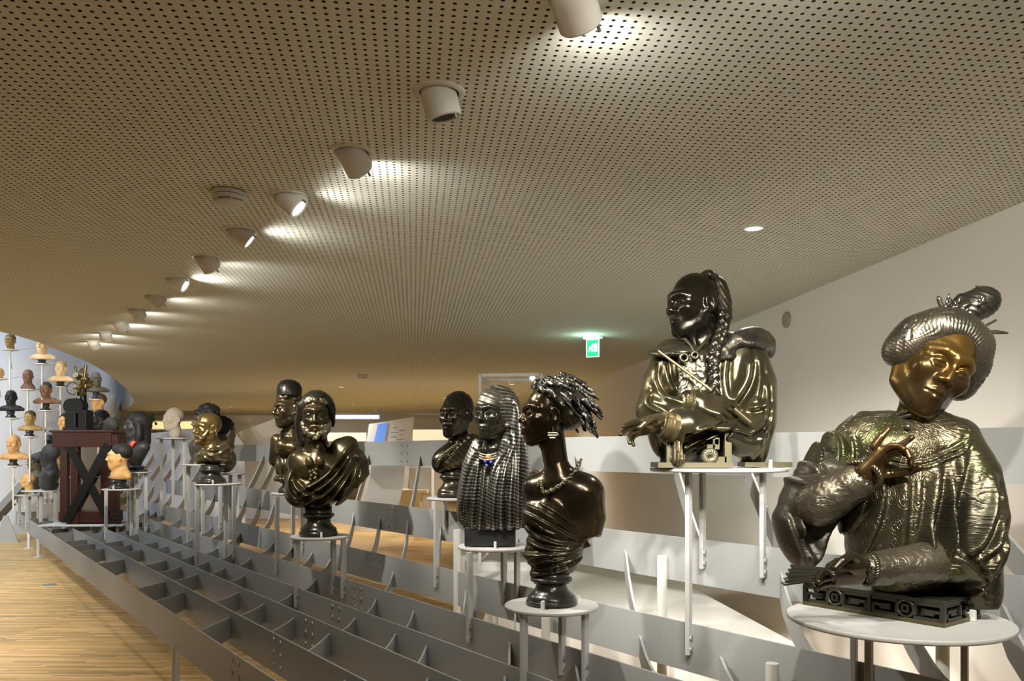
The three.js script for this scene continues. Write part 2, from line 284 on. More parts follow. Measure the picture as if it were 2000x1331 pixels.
// ------------------------------------------------------------ sculpting: smooth unions of tapered bones meshed by surface nets
class Clay {
  constructor() { this.p = []; this.m = new THREE.Matrix4(); this.s = 1; this.fx = []; this.rg = []; }
  frame(m) { this.m = m || new THREE.Matrix4(); this.s = this.m.getMaxScaleOnAxis(); this.rot = new THREE.Matrix3().setFromMatrix4(this.m); return this; }
  T(a) { const v = new THREE.Vector3(a[0], a[1], a[2]).applyMatrix4(this.m); return [v.x, v.y, v.z]; }
  // ellipsoid: centre, radii, blend, turn (Euler) ; cut = true carves
  e(c, r, k = 0.01, turn, cut) {
    const q = this.T(c), R = (Array.isArray(r) ? r : [r, r, r]).map(v => v * this.s), M = new THREE.Matrix4().extractRotation(this.m);
    if (turn) M.multiply(new THREE.Matrix4().makeRotationFromEuler(new THREE.Euler(...turn)));
    this.p.push({ t: 0, c: q, r: R, e: M.elements, k: k * this.s, cut, b: Math.max(...R) }); return this;
  }
  // chain of tapered bones [x,y,z,r]
  ch(pts, k = 0.01, cut) {
    const a = pts.map(p => [...this.T(p), p[3] * this.s]), n = a.length, c = [0, 0, 0];
    a.forEach(p => { for (let j = 0; j < 3; j++) c[j] += p[j] / n; });
    let b = 0; a.forEach(p => { b = Math.max(b, Math.hypot(p[0] - c[0], p[1] - c[1], p[2] - c[2]) + p[3]); });
    this.p.push({ t: 1, a: a.length > 1 ? a : [a[0], a[0]], c, k: k * this.s, cut, b }); return this;
  }
  // smooth curve through points, then a chain
  cv(pts, k = 0.01, cut, n = 4) {
    const C = new THREE.CatmullRomCurve3(pts.map(p => new THREE.Vector3(p[0], p[1], p[2]))), N = (pts.length - 1) * n, out = [];
    for (let i = 0; i <= N; i++) { const u = i / N * (pts.length - 1), j = Math.min(pts.length - 2, Math.floor(u)), q = C.getPoint(i / N); out.push([q.x, q.y, q.z, pts[j][3] + (pts[j + 1][3] - pts[j][3]) * (u - j)]); }
    return this.ch(out, k, cut);
  }
  // rounded box
  bx(c, h, r, k = 0.005, turn, cut) {
    const M = new THREE.Matrix4().extractRotation(this.m); if (turn) M.multiply(new THREE.Matrix4().makeRotationFromEuler(new THREE.Euler(...turn)));
    const H = h.map(v => v * this.s); this.p.push({ t: 2, c: this.T(c), r: H, rr: r * this.s, e: M.elements, k: k * this.s, cut, b: Math.hypot(...H) }); return this;
  }
  // soft fold running along a curve seen from the front: height, width, depth of the valley on its left side
  rid(pts, a, w, g = 0.6, e = 0.25, zmin = -99) {
    const C = new THREE.CatmullRomCurve3(pts.map(p => new THREE.Vector3(p[0], p[1], 0))), q = []; for (let i = 0; i <= 10; i++) { const v = C.getPoint(i / 10); q.push([v.x, v.y]); }
    const xs = q.map(v => v[0]), ys = q.map(v => v[1]), m = w * 3.2; this.rg.push({ p: q, a, w, g, e, z: zmin, b: [Math.min(...xs) - m, Math.max(...xs) + m, Math.min(...ys) - m, Math.max(...ys) + m] }); return this;
  }
  // free displacement (x,y,z,d) => d
  warp(fn) { this.fx.push(fn); return this; }
  ev(x, y, z, L) {
    let d = 1;
    for (const p of L) {
      let v; const X = x - p.c[0], Y = y - p.c[1], Z = z - p.c[2];
      if (p.t === 0) {
        const e = p.e, r = p.r, a = X * e[0] + Y * e[1] + Z * e[2], b = X * e[4] + Y * e[5] + Z * e[6], c = X * e[8] + Y * e[9] + Z * e[10];
        const a1 = a / r[0], b1 = b / r[1], c1 = c / r[2], k0 = Math.sqrt(a1 * a1 + b1 * b1 + c1 * c1), a2 = a1 / r[0], b2 = b1 / r[1], c2 = c1 / r[2], k1 = Math.sqrt(a2 * a2 + b2 * b2 + c2 * c2);
        v = k1 < 1e-9 ? -Math.min(r[0], r[1], r[2]) : k0 * (k0 - 1) / k1;
      } else if (p.t === 1) {
        v = 1;
        const A = p.a;
        for (let i = 0; i + 1 < A.length; i++) {
          const u = A[i], w = A[i + 1], bx = w[0] - u[0], by = w[1] - u[1], bz = w[2] - u[2], px = x - u[0], py = y - u[1], pz = z - u[2], bb = bx * bx + by * by + bz * bz;
          let t = bb > 0 ? (px * bx + py * by + pz * bz) / bb : 0; t = t < 0 ? 0 : t > 1 ? 1 : t;
          const q = Math.sqrt((px - t * bx) ** 2 + (py - t * by) ** 2 + (pz - t * bz) ** 2) - (u[3] + (w[3] - u[3]) * t); if (q < v) v = q;
        }
      } else {
        const e = p.e, r = p.r, a = Math.abs(X * e[0] + Y * e[1] + Z * e[2]) - r[0] + p.rr, b = Math.abs(X * e[4] + Y * e[5] + Z * e[6]) - r[1] + p.rr, c = Math.abs(X * e[8] + Y * e[9] + Z * e[10]) - r[2] + p.rr;
        v = Math.hypot(Math.max(a, 0), Math.max(b, 0), Math.max(c, 0)) + Math.min(Math.max(a, b, c), 0) - p.rr;
      }
      const k = p.k;
      if (p.cut) { const g = -v, h = Math.max(k - Math.abs(d - g), 0); d = Math.max(d, g) + (k > 0 ? h * h / k * 0.25 : 0); }
      else { const h = Math.max(k - Math.abs(d - v), 0); d = Math.min(d, v) - (k > 0 ? h * h / k * 0.25 : 0); }
    }
    for (const f of this.fx) d = f(x, y, z, d);
    for (const r of this.rg) {
      if (x < r.b[0] || x > r.b[1] || y < r.b[2] || y > r.b[3] || z < r.z) continue;
      let best = 9, sd = 0, tt = 0;
      for (let i = 0; i + 1 < r.p.length; i++) {
        const u = r.p[i], w = r.p[i + 1], bx = w[0] - u[0], by = w[1] - u[1], px = x - u[0], py = y - u[1]; let t = (px * bx + py * by) / (bx * bx + by * by); t = t < 0 ? 0 : t > 1 ? 1 : t;
        const q = Math.hypot(px - t * bx, py - t * by); if (q < best) { best = q; sd = bx * py - by * px > 0 ? q : -q; tt = (i + t) / (r.p.length - 1); }
      }
      const e = Math.min(1, Math.min(tt, 1 - tt) * 5 + r.e), q = sd / r.w;
      d -= r.a * e * (Math.exp(-q * q) - r.g * Math.exp(-((q - 1.5) ** 2) * 1.6));
    }
    return d;
  }
  bounds() {
    const lo = [9e9, 9e9, 9e9], hi = [-9e9, -9e9, -9e9], ext = (c, r) => { for (let j = 0; j < 3; j++) { lo[j] = Math.min(lo[j], c[j] - r); hi[j] = Math.max(hi[j], c[j] + r); } };
    for (const p of this.p) if (!p.cut) {
      if (p.t === 1) p.a.forEach(q => ext(q, q[3] + p.k * 0.3));
      else for (let j = 0; j < 3; j++) { let h = 0; for (let i = 0; i < 3; i++) h += p.t === 0 ? (p.e[i * 4 + j] * p.r[i]) ** 2 : Math.abs(p.e[i * 4 + j] * p.r[i]); if (p.t === 0) h = Math.sqrt(h); h += p.k * 0.3; lo[j] = Math.min(lo[j], p.c[j] - h); hi[j] = Math.max(hi[j], p.c[j] + h); }
    }
    return [lo, hi];
  }
  mesh(cell, origin = [0, 0, 0], color) {
    const mar = this.rg.length ? 0.03 : 0.006, [lo, hi] = this.bounds(), B = 6, pad = cell * 3 + mar;
    const n = [0, 1, 2].map(j => Math.ceil((hi[j] - lo[j] + 2 * pad) / cell / B) * B + 1), o = lo.map(v => v - pad);
    const [nx, ny, nz] = n, F_ = new Float32Array(nx * ny * nz).fill(1), act = [], hd = cell * B * 0.8661;
    const sx = 1, sy = nx, sz = nx * ny;
    for (let bz = 0; bz < nz - 1; bz += B) for (let by = 0; by < ny - 1; by += B) for (let bx = 0; bx < nx - 1; bx += B) {
      const cx = o[0] + (bx + B / 2) * cell, cy = o[1] + (by + B / 2) * cell, cz = o[2] + (bz + B / 2) * cell;
      const L = this.p.filter(p => Math.hypot(cx - p.c[0], cy - p.c[1], cz - p.c[2]) < p.b + hd + p.k + mar + 0.006);
      if (!L.some(p => !p.cut)) continue;
      const d = this.ev(cx, cy, cz, L);
      if (Math.abs(d) > hd * 1.35 + mar) { if (d < 0) for (let k = 0; k <= B; k++) for (let j = 0; j <= B; j++) for (let i = 0; i <= B; i++) { const q = (bx + i) * sx + (by + j) * sy + (bz + k) * sz; if (F_[q] === 1) F_[q] = -1; } continue; }
      act.push([bx, by, bz]);
      for (let k = 0; k <= B; k++) for (let j = 0; j <= B; j++) for (let i = 0; i <= B; i++) F_[(bx + i) * sx + (by + j) * sy + (bz + k) * sz] = this.ev(o[0] + (bx + i) * cell, o[1] + (by + j) * cell, o[2] + (bz + k) * cell, L);
    }
    const vid = new Int32Array(nx * ny * nz).fill(-1), pos = [], idx = [];
    const off = [0, sx, sy, sx + sy, sz, sz + sx, sz + sy, sz + sx + sy], E = [[0, 1], [2, 3], [4, 5], [6, 7], [0, 2], [1, 3], [4, 6], [5, 7], [0, 4], [1, 5], [2, 6], [3, 7]];
    const cells = [];
    for (const [bx, by, bz] of act) for (let k = 0; k < B; k++) for (let j = 0; j < B; j++) for (let i = 0; i < B; i++) {
      const X = bx + i, Y = by + j, Z = bz + k, q = X + Y * sy + Z * sz; let neg = 0;
      for (let c = 0; c < 8; c++) if (F_[q + off[c]] < 0) neg++;
      if (!neg || neg === 8) continue;
      let px = 0, py = 0, pz = 0, m = 0;
      for (const [a, b] of E) { const fa = F_[q + off[a]], fb = F_[q + off[b]]; if ((fa < 0) === (fb < 0)) continue; const t = fa / (fa - fb); m++; px += (a & 1) + ((b & 1) - (a & 1)) * t; py += (a >> 1 & 1) + ((b >> 1 & 1) - (a >> 1 & 1)) * t; pz += (a >> 2) + ((b >> 2) - (a >> 2)) * t; }
      vid[q] = pos.length / 3; pos.push(o[0] + (X + px / m) * cell - origin[0], o[1] + (Y + py / m) * cell - origin[1], o[2] + (Z + pz / m) * cell - origin[2]); cells.push(q);
    }
    for (const q of cells) {
      const f0 = F_[q] < 0;
      for (const [d, u, w] of [[sx, sy, sz], [sy, sz, sx], [sz, sx, sy]]) {
        if ((F_[q + d] < 0) === f0) continue;
        const a = vid[q], b = vid[q - u], c = vid[q - u - w], e = vid[q - w]; if (a < 0 || b < 0 || c < 0 || e < 0) continue;
        if (f0) idx.push(a, b, c, a, c, e); else idx.push(a, c, b, a, e, c);
      }
    }
    const g = new THREE.BufferGeometry(); g.setAttribute('position', new THREE.Float32BufferAttribute(pos, 3)); g.setIndex(idx); g.computeVertexNormals();
    if (color) { const col = new Float32Array(pos.length); for (let i = 0; i < pos.length; i += 3) { const c = color(pos[i] + origin[0], pos[i + 1] + origin[1], pos[i + 2] + origin[2]); col[i] = c[0]; col[i + 1] = c[1]; col[i + 2] = c[2]; } g.setAttribute('color', new THREE.BufferAttribute(col, 3)); }
    return g;
  }
}
// frame of a head: position, yaw (0 = facing the viewer, + turns to picture right), pitch (+ = looking up), roll (+ = crown to picture left)
function headFrame(at, yaw, pitch, roll, s = 1) {
  return new THREE.Matrix4().compose(v3(at), new THREE.Quaternion().setFromEuler(new THREE.Euler(-pitch, yaw, roll, 'ZYX')), new THREE.Vector3(s, s, s));
}
// a head: origin between the eyes' height and the ears, crown +0.122, chin -0.115
function head(f, M, o = {}) {
  const { jaw = 1, nose = 1, lip = 1, brow = 1, ears = true, eyes = 1, neck = true, cheek = 1, lids = true, noseW = 1 } = o;
  f.frame(M);
  f.e([0, 0.036, -0.018], [0.074, 0.086, 0.094], 0);
  f.e([0, -0.028, 0.02], [0.06 * jaw, 0.082, 0.066], 0.035);
  f.e([0, -0.098, 0.06], [0.024 * jaw, 0.017, 0.02], 0.03);
  for (const s of [-1, 1]) {
    f.ch([[s * 0.054 * jaw, -0.04, -0.008, 0.02], [s * 0.05 * jaw, -0.07, 0.0, 0.018], [s * 0.016, -0.1, 0.056, 0.015]], 0.035);
    f.e([s * 0.038 * cheek, -0.02, 0.06], [0.022, 0.02, 0.02], 0.03);
    f.ch([[s * 0.052, 0.024, 0.055, 0.009], [s * 0.03, 0.031, 0.077, 0.010], [0, 0.026, 0.084, 0.008]], 0.022 * brow);
  }
  f.ch([[0, 0.016, 0.087, 0.0075], [0, -0.026, 0.087 + 0.02 * nose, 0.0105]], 0.014);
  for (const s of [-1, 1]) {
    f.e([s * 0.0125 * noseW, -0.031, 0.091], [0.0085, 0.0075, 0.011], 0.009);
    f.e([s * 0.031, 0.004, 0.097], [0.021, 0.0125, 0.021], 0.014, null, true);
    if (eyes) {
      f.e([s * 0.031, 0.003, 0.0725], 0.0142, 0.003);
      if (lids) {
        f.ch([[s * 0.015, 0.0, 0.0815, 0.0022], [s * 0.023, 0.0075, 0.0865, 0.003], [s * 0.034, 0.009 * eyes, 0.0855, 0.003], [s * 0.046, 0.002, 0.0745, 0.0028]], 0.004);
        f.ch([[s * 0.016, -0.001, 0.082, 0.002], [s * 0.025, -0.0065, 0.085, 0.0022], [s * 0.036, -0.006, 0.083, 0.0022], [s * 0.046, 0.001, 0.0745, 0.0022]], 0.004);
      }
    }
  }
  f.e([0, -0.062, 0.072], [0.03, 0.027, 0.021], 0.022);
  f.ch([[-0.025, -0.065, 0.0805, 0.003], [-0.009, -0.0575, 0.0935, 0.0045 * lip], [0, -0.0595, 0.0945, 0.004 * lip], [0.009, -0.0575, 0.0935, 0.0045 * lip], [0.025, -0.065, 0.0805, 0.003]], 0.005);
  f.ch([[-0.021, -0.068, 0.083, 0.003], [0, -0.0735, 0.0925, 0.006 * lip], [0.021, -0.068, 0.083, 0.003]], 0.005);
  f.ch([[-0.027, -0.0665, 0.087, 0.0022], [-0.01, -0.0648, 0.1005, 0.0022], [0, -0.0655, 0.1015, 0.002], [0.01, -0.0648, 0.1005, 0.0022], [0.027, -0.0665, 0.087, 0.0022]], 0.003, true);
  if (ears) for (const s of [-1, 1]) {
    f.e([s * 0.0805, -0.004, -0.014], [0.0105, 0.035, 0.021], 0.006, [0.2, -s * 0.4, 0]);
    f.e([s * 0.091, 0.0, -0.01], [0.009, 0.024, 0.012], 0.004, [0.2, -s * 0.4, 0], true);
    f.e([s * 0.077, -0.03, -0.003], [0.006, 0.008, 0.007], 0.006);
  }
  if (neck) f.ch([[0, -0.06, -0.03, 0.05], [0, -0.17, -0.035, 0.052]], 0.035);
  f.frame();
  return f;
}
const bronze = (rough = 0.34, extra = {}) => new THREE.MeshPhysicalMaterial({ vertexColors: true, color: rgb(0.8, 0.8, 0.8), roughness: rough - 0.05, metalness: 0.85, ...extra });
const bronzeM = bronze(), bronzeSoft = bronze(0.42);
// patina tones: mottled mix of tones by noise
const tone = (a, b, sc = 9, bias = 0, c, sc2 = 4) => (x, y, z) => { let t = Math.max(0, Math.min(1, 0.5 + bias + fbm(x * sc, y * sc, z * sc))); let r = [0, 1, 2].map(i => a[i] + (b[i] - a[i]) * t); if (c) { const u = Math.max(0, Math.min(1, fbm(x * sc2 + 7, y * sc2, z * sc2) * 2.2 - 0.35)); r = r.map((v, i) => v + (c[i] - v) * u); } return r; };
const socleMat = std([0.035, 0.033, 0.03], 0.22, 0.35);
function socle(parent, base, h, r, mat = socleMat, sq = false) {
  const pr = [[0, 0], [1, 0], [1, 0.1], [0.985, 0.13], [0.94, 0.15], [0.95, 0.17], [0.93, 0.25], [0.8, 0.32], [0.66, 0.42], [0.6, 0.53], [0.6, 0.58], [0.7, 0.6], [0.7, 0.64], [0.8, 0.66], [0.83, 0.71], [0.8, 0.76], [0.72, 0.78], [0.7, 0.8], [0.7, 1], [0, 1]].map(p => [p[0] * r, p[1] * h]);
  const m = part('socle', lathe(pr, 48), mat, parent); m.position.set(base[0] - parent.position.x, base[1] - parent.position.y, base[2] - parent.position.z); return m;
}
const clipMat = std([0.75, 0.74, 0.7], 0.4, 0.2);
const stoolMat = std([0.50, 0.495, 0.475], 0.55, 0.05), legMat = std([0.42, 0.42, 0.41], 0.5, 0.08);
// a stand: round top on square legs bolted to the plates
function stand(label, px, py, z, wpx, legs, clips = []) {
  const c = W(px, py, z), R = wpx / 2 * z / F * S, t = thing('bust_stand', label, 'stand', c, 'round-topped stands bolted to the frame');
  part('top', lathe([[0, -0.014], [R - 0.006, -0.014], [R, -0.01], [R, -0.002], [R - 0.002, 0], [0, 0]], 64), stoolMat, t);
  for (const [lp, bi, dz = 0, za] of legs) {
    const lz = za ?? beamZ(bi, lp) - 0.03 + dz, x = (lp - CX) / F * lz * S, yb = beamTop(bi) - PH * 0.62, h = c[1] - 0.014 - yb, w = 0.032;
    const m = part('leg', rbox(w, h, 0.016, 0.002), legMat, t); m.position.set(x - c[0], yb + h / 2 - c[1], -lz * S - c[2]); m.rotation.y = -DIR + Math.PI / 2 - Math.PI / 2;
    m.rotation.y = Math.PI / 2 - DIR;
    for (const u of [0.02, 0.06]) { const b = part('bolt', boltGeo, boltMat, m); b.position.set(0, -h / 2 + u, 0.0095); }
  }
  for (const [cx, cz, ry] of clips) { const k = part('clip', rbox(0.012, 0.03, 0.022, 0.002), clipMat, t); k.position.set(cx, 0.015, cz); k.rotation.y = ry; }
  return t;
}
// a hand: wrist at the origin, fingers along +y, thumb on +x, palm facing +z
function hand(f, M, curl = [0.3, 0.4, 0.5, 0.5], thumb = [0.3, 0.4], spread = 0.06, k = 0.007, len = 1) {
  f.frame(M);
  f.bx([0, 0.045, 0], [0.04, 0.042, 0.013], 0.012, 0);
  f.ch([[0, -0.03, 0, 0.026], [0, 0.012, 0, 0.024]], 0.025);
  f.e([0.026, 0.03, 0.01], [0.018, 0.028, 0.016], 0.015);
  [[0.03, 0.07, 0.0098], [0.0105, 0.079, 0.0102], [-0.0105, 0.073, 0.0096], [-0.03, 0.058, 0.0084]].forEach(([x, L0, r], i) => {
    const L = L0 * len; let a = curl[i] * 0.9, px = x, py = 0.082 - Math.abs(i - 1) * 0.003, pz = 0; const dx = Math.sin(spread * (1.3 - i)), pts = [[px, py - 0.016, pz, r * 1.05], [px, py, pz, r * 1.08]];
    [0.46, 0.3, 0.24].forEach((q, j) => { px += dx * L * q; py += Math.cos(a) * L * q; pz += Math.sin(a) * L * q; pts.push([px, py, pz, r * (1 - 0.1 * (j + 1))]); a += curl[i] * 1.15; });
    f.ch(pts, k * 0.5);
  });
  const [t0, t1] = thumb;
  f.ch([[0.03, 0.018, 0.006, 0.0135], [0.03 + 0.034 * Math.cos(t0), 0.018 + 0.038, 0.006 + 0.034 * Math.sin(t0), 0.0115], [0.03 + 0.04 * Math.cos(t0) - 0.012 * t1, 0.018 + 0.068, 0.008 + 0.05 * Math.sin(t0) + 0.014 * t1, 0.0098], [0.03 + 0.036 * Math.cos(t0) - 0.026 * t1, 0.018 + 0.088, 0.01 + 0.056 * Math.sin(t0) + 0.022 * t1, 0.0085]], k);
  f.frame();
}
// frame from an origin, the direction of +y and a hint for +z
function axes(at, yDir, zHint, s = 1) {
  const y = v3(yDir).normalize(), z = v3(zHint).addScaledVector(y, -v3(zHint).dot(y)).normalize(), x = y.clone().cross(z);
  return new THREE.Matrix4().makeBasis(x, y, z).scale(new THREE.Vector3(s, s, s)).setPosition(...at);
}
const sub = (a, b) => [a[0] - b[0], a[1] - b[1], a[2] - b[2]];
// rope-like ring along a closed or open curve of points
function rope(pts, r, turns, origin, closed = true, seg = 120) {
  const C = new THREE.CatmullRomCurve3(pts.map(p => v3(sub(p, origin))), closed), out = [];
  for (let s = 0; s < 3; s++) {
    const q = []; for (let i = 0; i <= seg; i++) { const u = i / seg, p = C.getPoint(u), tg = C.getTangent(u), n = new THREE.Vector3(0, 0, 1).cross(tg).normalize(), b = tg.clone().cross(n), a = u * turns * 6.2832 + s * 2.0944; q.push(p.clone().addScaledVector(n, Math.cos(a) * r * 0.55).addScaledVector(b, Math.sin(a) * r * 0.55)); }
    out.push(new THREE.TubeGeometry(new THREE.CatmullRomCurve3(q), seg, r * 0.62, 6));
  }
  return mergeGeometries(out);
}
const ringPts = (c, u, v, n = 12) => Array.from({ length: n }, (_, i) => { const a = i / n * 6.2832; return [0, 1, 2].map(j => c[j] + u[j] * Math.cos(a) + v[j] * Math.sin(a)); });
// embossed scroll and blossom pattern for brocade (relief only)
const brocade = texture(512, 512, (i, j) => {
  let h = 90 + 20 * noise(i / 5, j / 5, 2);
  for (let a = 0; a < 4; a++) for (let b = 0; b < 4; b++) {
    const cx = a * 128 + 64 * (b % 2) + 40 * hash3(a, b, 1), cy = b * 128 + 50 * hash3(a, b, 2); let dx = ((i - cx + 768) % 512) - 256, dy = ((j - cy + 768) % 512) - 256;
    const r = Math.hypot(dx, dy), th = Math.atan2(dy, dx); if (r > 66) continue;
    const sp = Math.sin(r * 0.34 - th * (hash3(a, b, 3) > 0.5 ? 1 : -1) * 2), petal = Math.cos(th * 6) * 0.5 + 0.5;
    h += (r < 30 ? 80 * petal * (r < 26 ? 1 : 0.3) : 75 * Math.max(0, sp) ** 2) * (1 - (r / 66) ** 4);
  }
  h = Math.min(255, h); return [h, h, h];
}, false);
const dullRelief = texture(256, 256, (i, j) => { const h = 128 + 90 * noise(i / 6, j / 6, 4) + 40 * noise(i / 2.5, j / 2.5, 9); return [h, h, h]; }, false);
// wrap coordinates round a vertical axis, in metres
function wrapUV(g, sc = 1, cx = 0, cz = 0) {
  const p = g.attributes.position, uv = new Float32Array(p.count * 2);
  for (let i = 0; i < p.count; i++) { uv[2 * i] = Math.atan2(p.getX(i) - cx, p.getZ(i) - cz) * 0.16 / sc; uv[2 * i + 1] = p.getY(i) / sc; }
  g.setAttribute('uv', new THREE.BufferAttribute(uv, 2)); return g;
}
// ------------------------------------------------------------ stands of the bronzes
stand('largest round stand, under the bronze woman with the fan', 1751, 1206, 2.85, 408, [[1668, 5], [1697, 4, 0.05], [1884, 5]], [[0.17, 0.05, 0.6]]);
stand('round stand on long legs under the bronze man with the pipe', 1403, 914, 3.95, 264, [[1345, 5], [1372, 6], [1490, 6]], [[0.17, 0.06, 0]]);
stand('round stand under the bronze woman seen in profile with twisted locks', 1077, 1181, 3.95, 183, [[1023, 3], [1098, 4], [1143, 4]], [[-0.035, 0.098, -0.3], [0.094, -0.01, 0.9]]);
stand('round stand under the veiled bronze woman', 966, 1066, 4.95, 144, [[917, 4], [984, 5], [1010, 5]], [[0.005, 0.115, 0], [-0.12, 0.06, 1.2]]);
stand('round stand under the dark bust of a man with a bead necklace', 888, 972, 6.0, 108, [[852, 5], [870, 6], [922, 6]], [[0.05, 0.09, 0]]);
stand('round stand under the bearded bronze man in the pleated cloak', 625, 1047, 6.3, 115, [[580, 3], [651, 4], [671, 4]], [[0.03, 0.095, 0.2]]);
stand('small round stand under the bronze woman in the tall cap', 566, 963, 7.7, 70, [[541, 4], [572, 5], [592, 5]]);
stand('round stand under the gilded bald bearded bust', 426, 945, 8.6, 88, [[385, 3], [441, 4], [457, 4]], [[0.0, 0.11, 0]]);
stand('round stand behind the gilded bust, under a dark curly head', 398, 907, 9.9, 80, [[368, 4], [396, 4, 0, 10.05], [430, 5, 0, 9.95]]);
stand('small round stand under the dark bust half hidden behind the gilded one', 449, 925, 10.3, 56, [[431, 5], [450, 5, 0, 10.4], [468, 5, 0, 10.3]]);
stand('tall stand under the pale grey plaster head', 338, 856, 12.2, 62, [[315, 5, 0, 12.2], [338, 5, 0, 12.35], [360, 5, 0, 12.2]]);
stand('round stand under the dark bust with long hair and a red band', 268, 922, 11.4, 50, [[251, 3, 0, 11.4], [266, 4, 0, 11.5], [285, 4, 0, 11.4]]);
stand('round stand under the painted bust with the dark hair cap', 238, 955, 10.8, 72, [[207, 2], [257, 3], [268, 3]], [[-0.02, 0.13, 0]]);
stand('round stand under the charcoal bust left of the machine', 82, 958, 13.0, 72, [[52, 0, 0, 12.95], [80, 1, 0, 13.15], [108, 1, 0, 12.95]]);
stand('low round stand left of the charcoal bust', 58, 967, 13.6, 50, [[38, 0, 0, 13.6], [58, 1, 0, 13.75], [76, 1, 0, 13.6]]);
// ------------------------------------------------------------ woman in profile with twisted locks
{
  const z = 3.95, base = W(1077, 1181, z), k = z * S / F, t = thing('bronze_bust', 'bronze bust of a woman in profile with thick twisted locks and draped chest', 'bust', base);
  const Q = (px, py, dz = 0) => { const zz = z - dz / S; return W(px, py, zz); };          // dz metres towards the viewer
  const q4 = (px, py, dz, r) => [...Q(px, py, dz), r];
  const skin = tone([0.035, 0.027, 0.018], [0.10, 0.068, 0.034], 8, -0.15), f = new Clay();
  const M = headFrame(Q(1067, 811, 0), -1.32, 0.03, 0.0, 0.93);
  head(f, M, { lip: 1.5, nose: 0.85, noseW: 1.25, neck: false, jaw: 0.98 });
  // neck, chest, shoulders
  f.ch([q4(1077, 850, -0.01, 0.048), q4(1086, 905, -0.01, 0.045), q4(1094, 935, -0.01, 0.058)], 0.03);
  f.e(Q(1098, 975, -0.03), [0.125, 0.1, 0.085], 0.04, [0, 0, 0.1]);
  f.e(Q(1135, 962, 0.0), [0.075, 0.07, 0.075], 0.04);              // near shoulder (picture right)
  f.e(Q(1048, 956, -0.05), [0.055, 0.055, 0.055], 0.05);           // far shoulder
  f.ch([q4(1148, 965, 0.0, 0.058), q4(1155, 1010, 0.0, 0.054), q4(1150, 1042, 0.005, 0.048)], 0.03);   // upper arm stump
  f.e(Q(1150, 1060, 0.02), [0.05, 0.02, 0.06], 0.006, [0, 0, 0.35], true);
  f.e(Q(1090, 1040, -0.02), [0.095, 0.15, 0.08], 0.05);
  f.e(Q(1072, 1008, 0.045), [0.05, 0.05, 0.04], 0.03);             // breast
  f.e(Q(1040, 1005, 0.0), [0.035, 0.045, 0.05], 0.03);
  part('body', f.mesh(0.0032, base, skin), bronze(0.24), t);
  // wrapped cloth
  const c = new Clay(), cl = tone([0.035, 0.031, 0.022], [0.10, 0.085, 0.05], 10, 0, [0.06, 0.07, 0.028], 5);
  c.e(Q(1086, 1052, -0.015), [0.104, 0.14, 0.092], 0);
  c.e(Q(1070, 1010, 0.048), [0.056, 0.05, 0.04], 0.03);
  c.e(Q(1040, 1008, 0.0), [0.04, 0.052, 0.054], 0.03);
  c.e(Q(1075, 1088, 0.0), [0.1, 0.05, 0.085], 0.03, [0, 0, -0.15]);
  c.e(Q(1078, 1112, -0.0), [0.085, 0.03, 0.07], 0.03, [0, 0, 0.25]);
  c.e(Q(1120, 962, 0.0), [0.16, 0.075, 0.3], 0.012, [0, 0, -0.5], true);     // bare above the band
  c.e(Q(1165, 1030, 0.06), [0.062, 0.1, 0.075], 0.01, [0, 0, 0], true);      // arm side bare
  const fold = (pts, amp, w) => c.rid(pts.map(p => Q(p[0], p[1], 0.06)), amp, w);
  fold([[1018, 968], [1060, 984], [1100, 1010], [1135, 1048]], 0.007, 0.007);
  fold([[1016, 982], [1055, 998], [1095, 1022], [1132, 1055]], 0.008, 0.007);
  fold([[1018, 1000], [1060, 1020], [1100, 1042], [1136, 1062]], 0.007, 0.007);
  fold([[1020, 1030], [1050, 1050], [1090, 1064], [1136, 1068]], 0.011, 0.010);
  fold([[1024, 1056], [1065, 1072], [1100, 1076], [1145, 1072]], 0.012, 0.010);
  fold([[1020, 1088], [1060, 1084], [1100, 1084], [1148, 1080]], 0.009, 0.008);
  fold([[1026, 1106], [1065, 1096], [1105, 1092], [1146, 1086]], 0.008, 0.007);
  fold([[1046, 1116], [1085, 1106], [1130, 1092]], 0.007, 0.006);
  fold([[1040, 1124], [1085, 1118], [1125, 1104], [1148, 1088]], 0.007, 0.006);
  fold([[1034, 1015], [1060, 1035], [1085, 1045]], 0.004, 0.005);
  fold([[1060, 1090], [1085, 1096], [1115, 1110]], 0.004, 0.004);
  c.warp((x, y, zz, d) => d + 0.0007 * Math.sin((x * 0.5 + y) * 330 + 5 * noise(x * 30, y * 30, zz * 30)));
  part('wrap', c.mesh(0.0032, base, cl), bronze(0.38), t, 'wrapped cloth with crossing folds');
  // locks: cap plus some ninety tapering twists swept back from the brow
  const h = new Clay(), hc = tone([0.035, 0.033, 0.028], [0.11, 0.105, 0.085], 30);
  h.frame(M); h.e([0, 0.055, -0.04], [0.084, 0.084, 0.09], 0); h.e([0, 0.03, -0.09], [0.084, 0.088, 0.08], 0.04); h.frame();
  const HM = M, loc = (a, b, cc) => { const v = new THREE.Vector3(a, b, cc).applyMatrix4(HM); return [v.x, v.y, v.z]; };
  seed = 51;
  const locks = [];
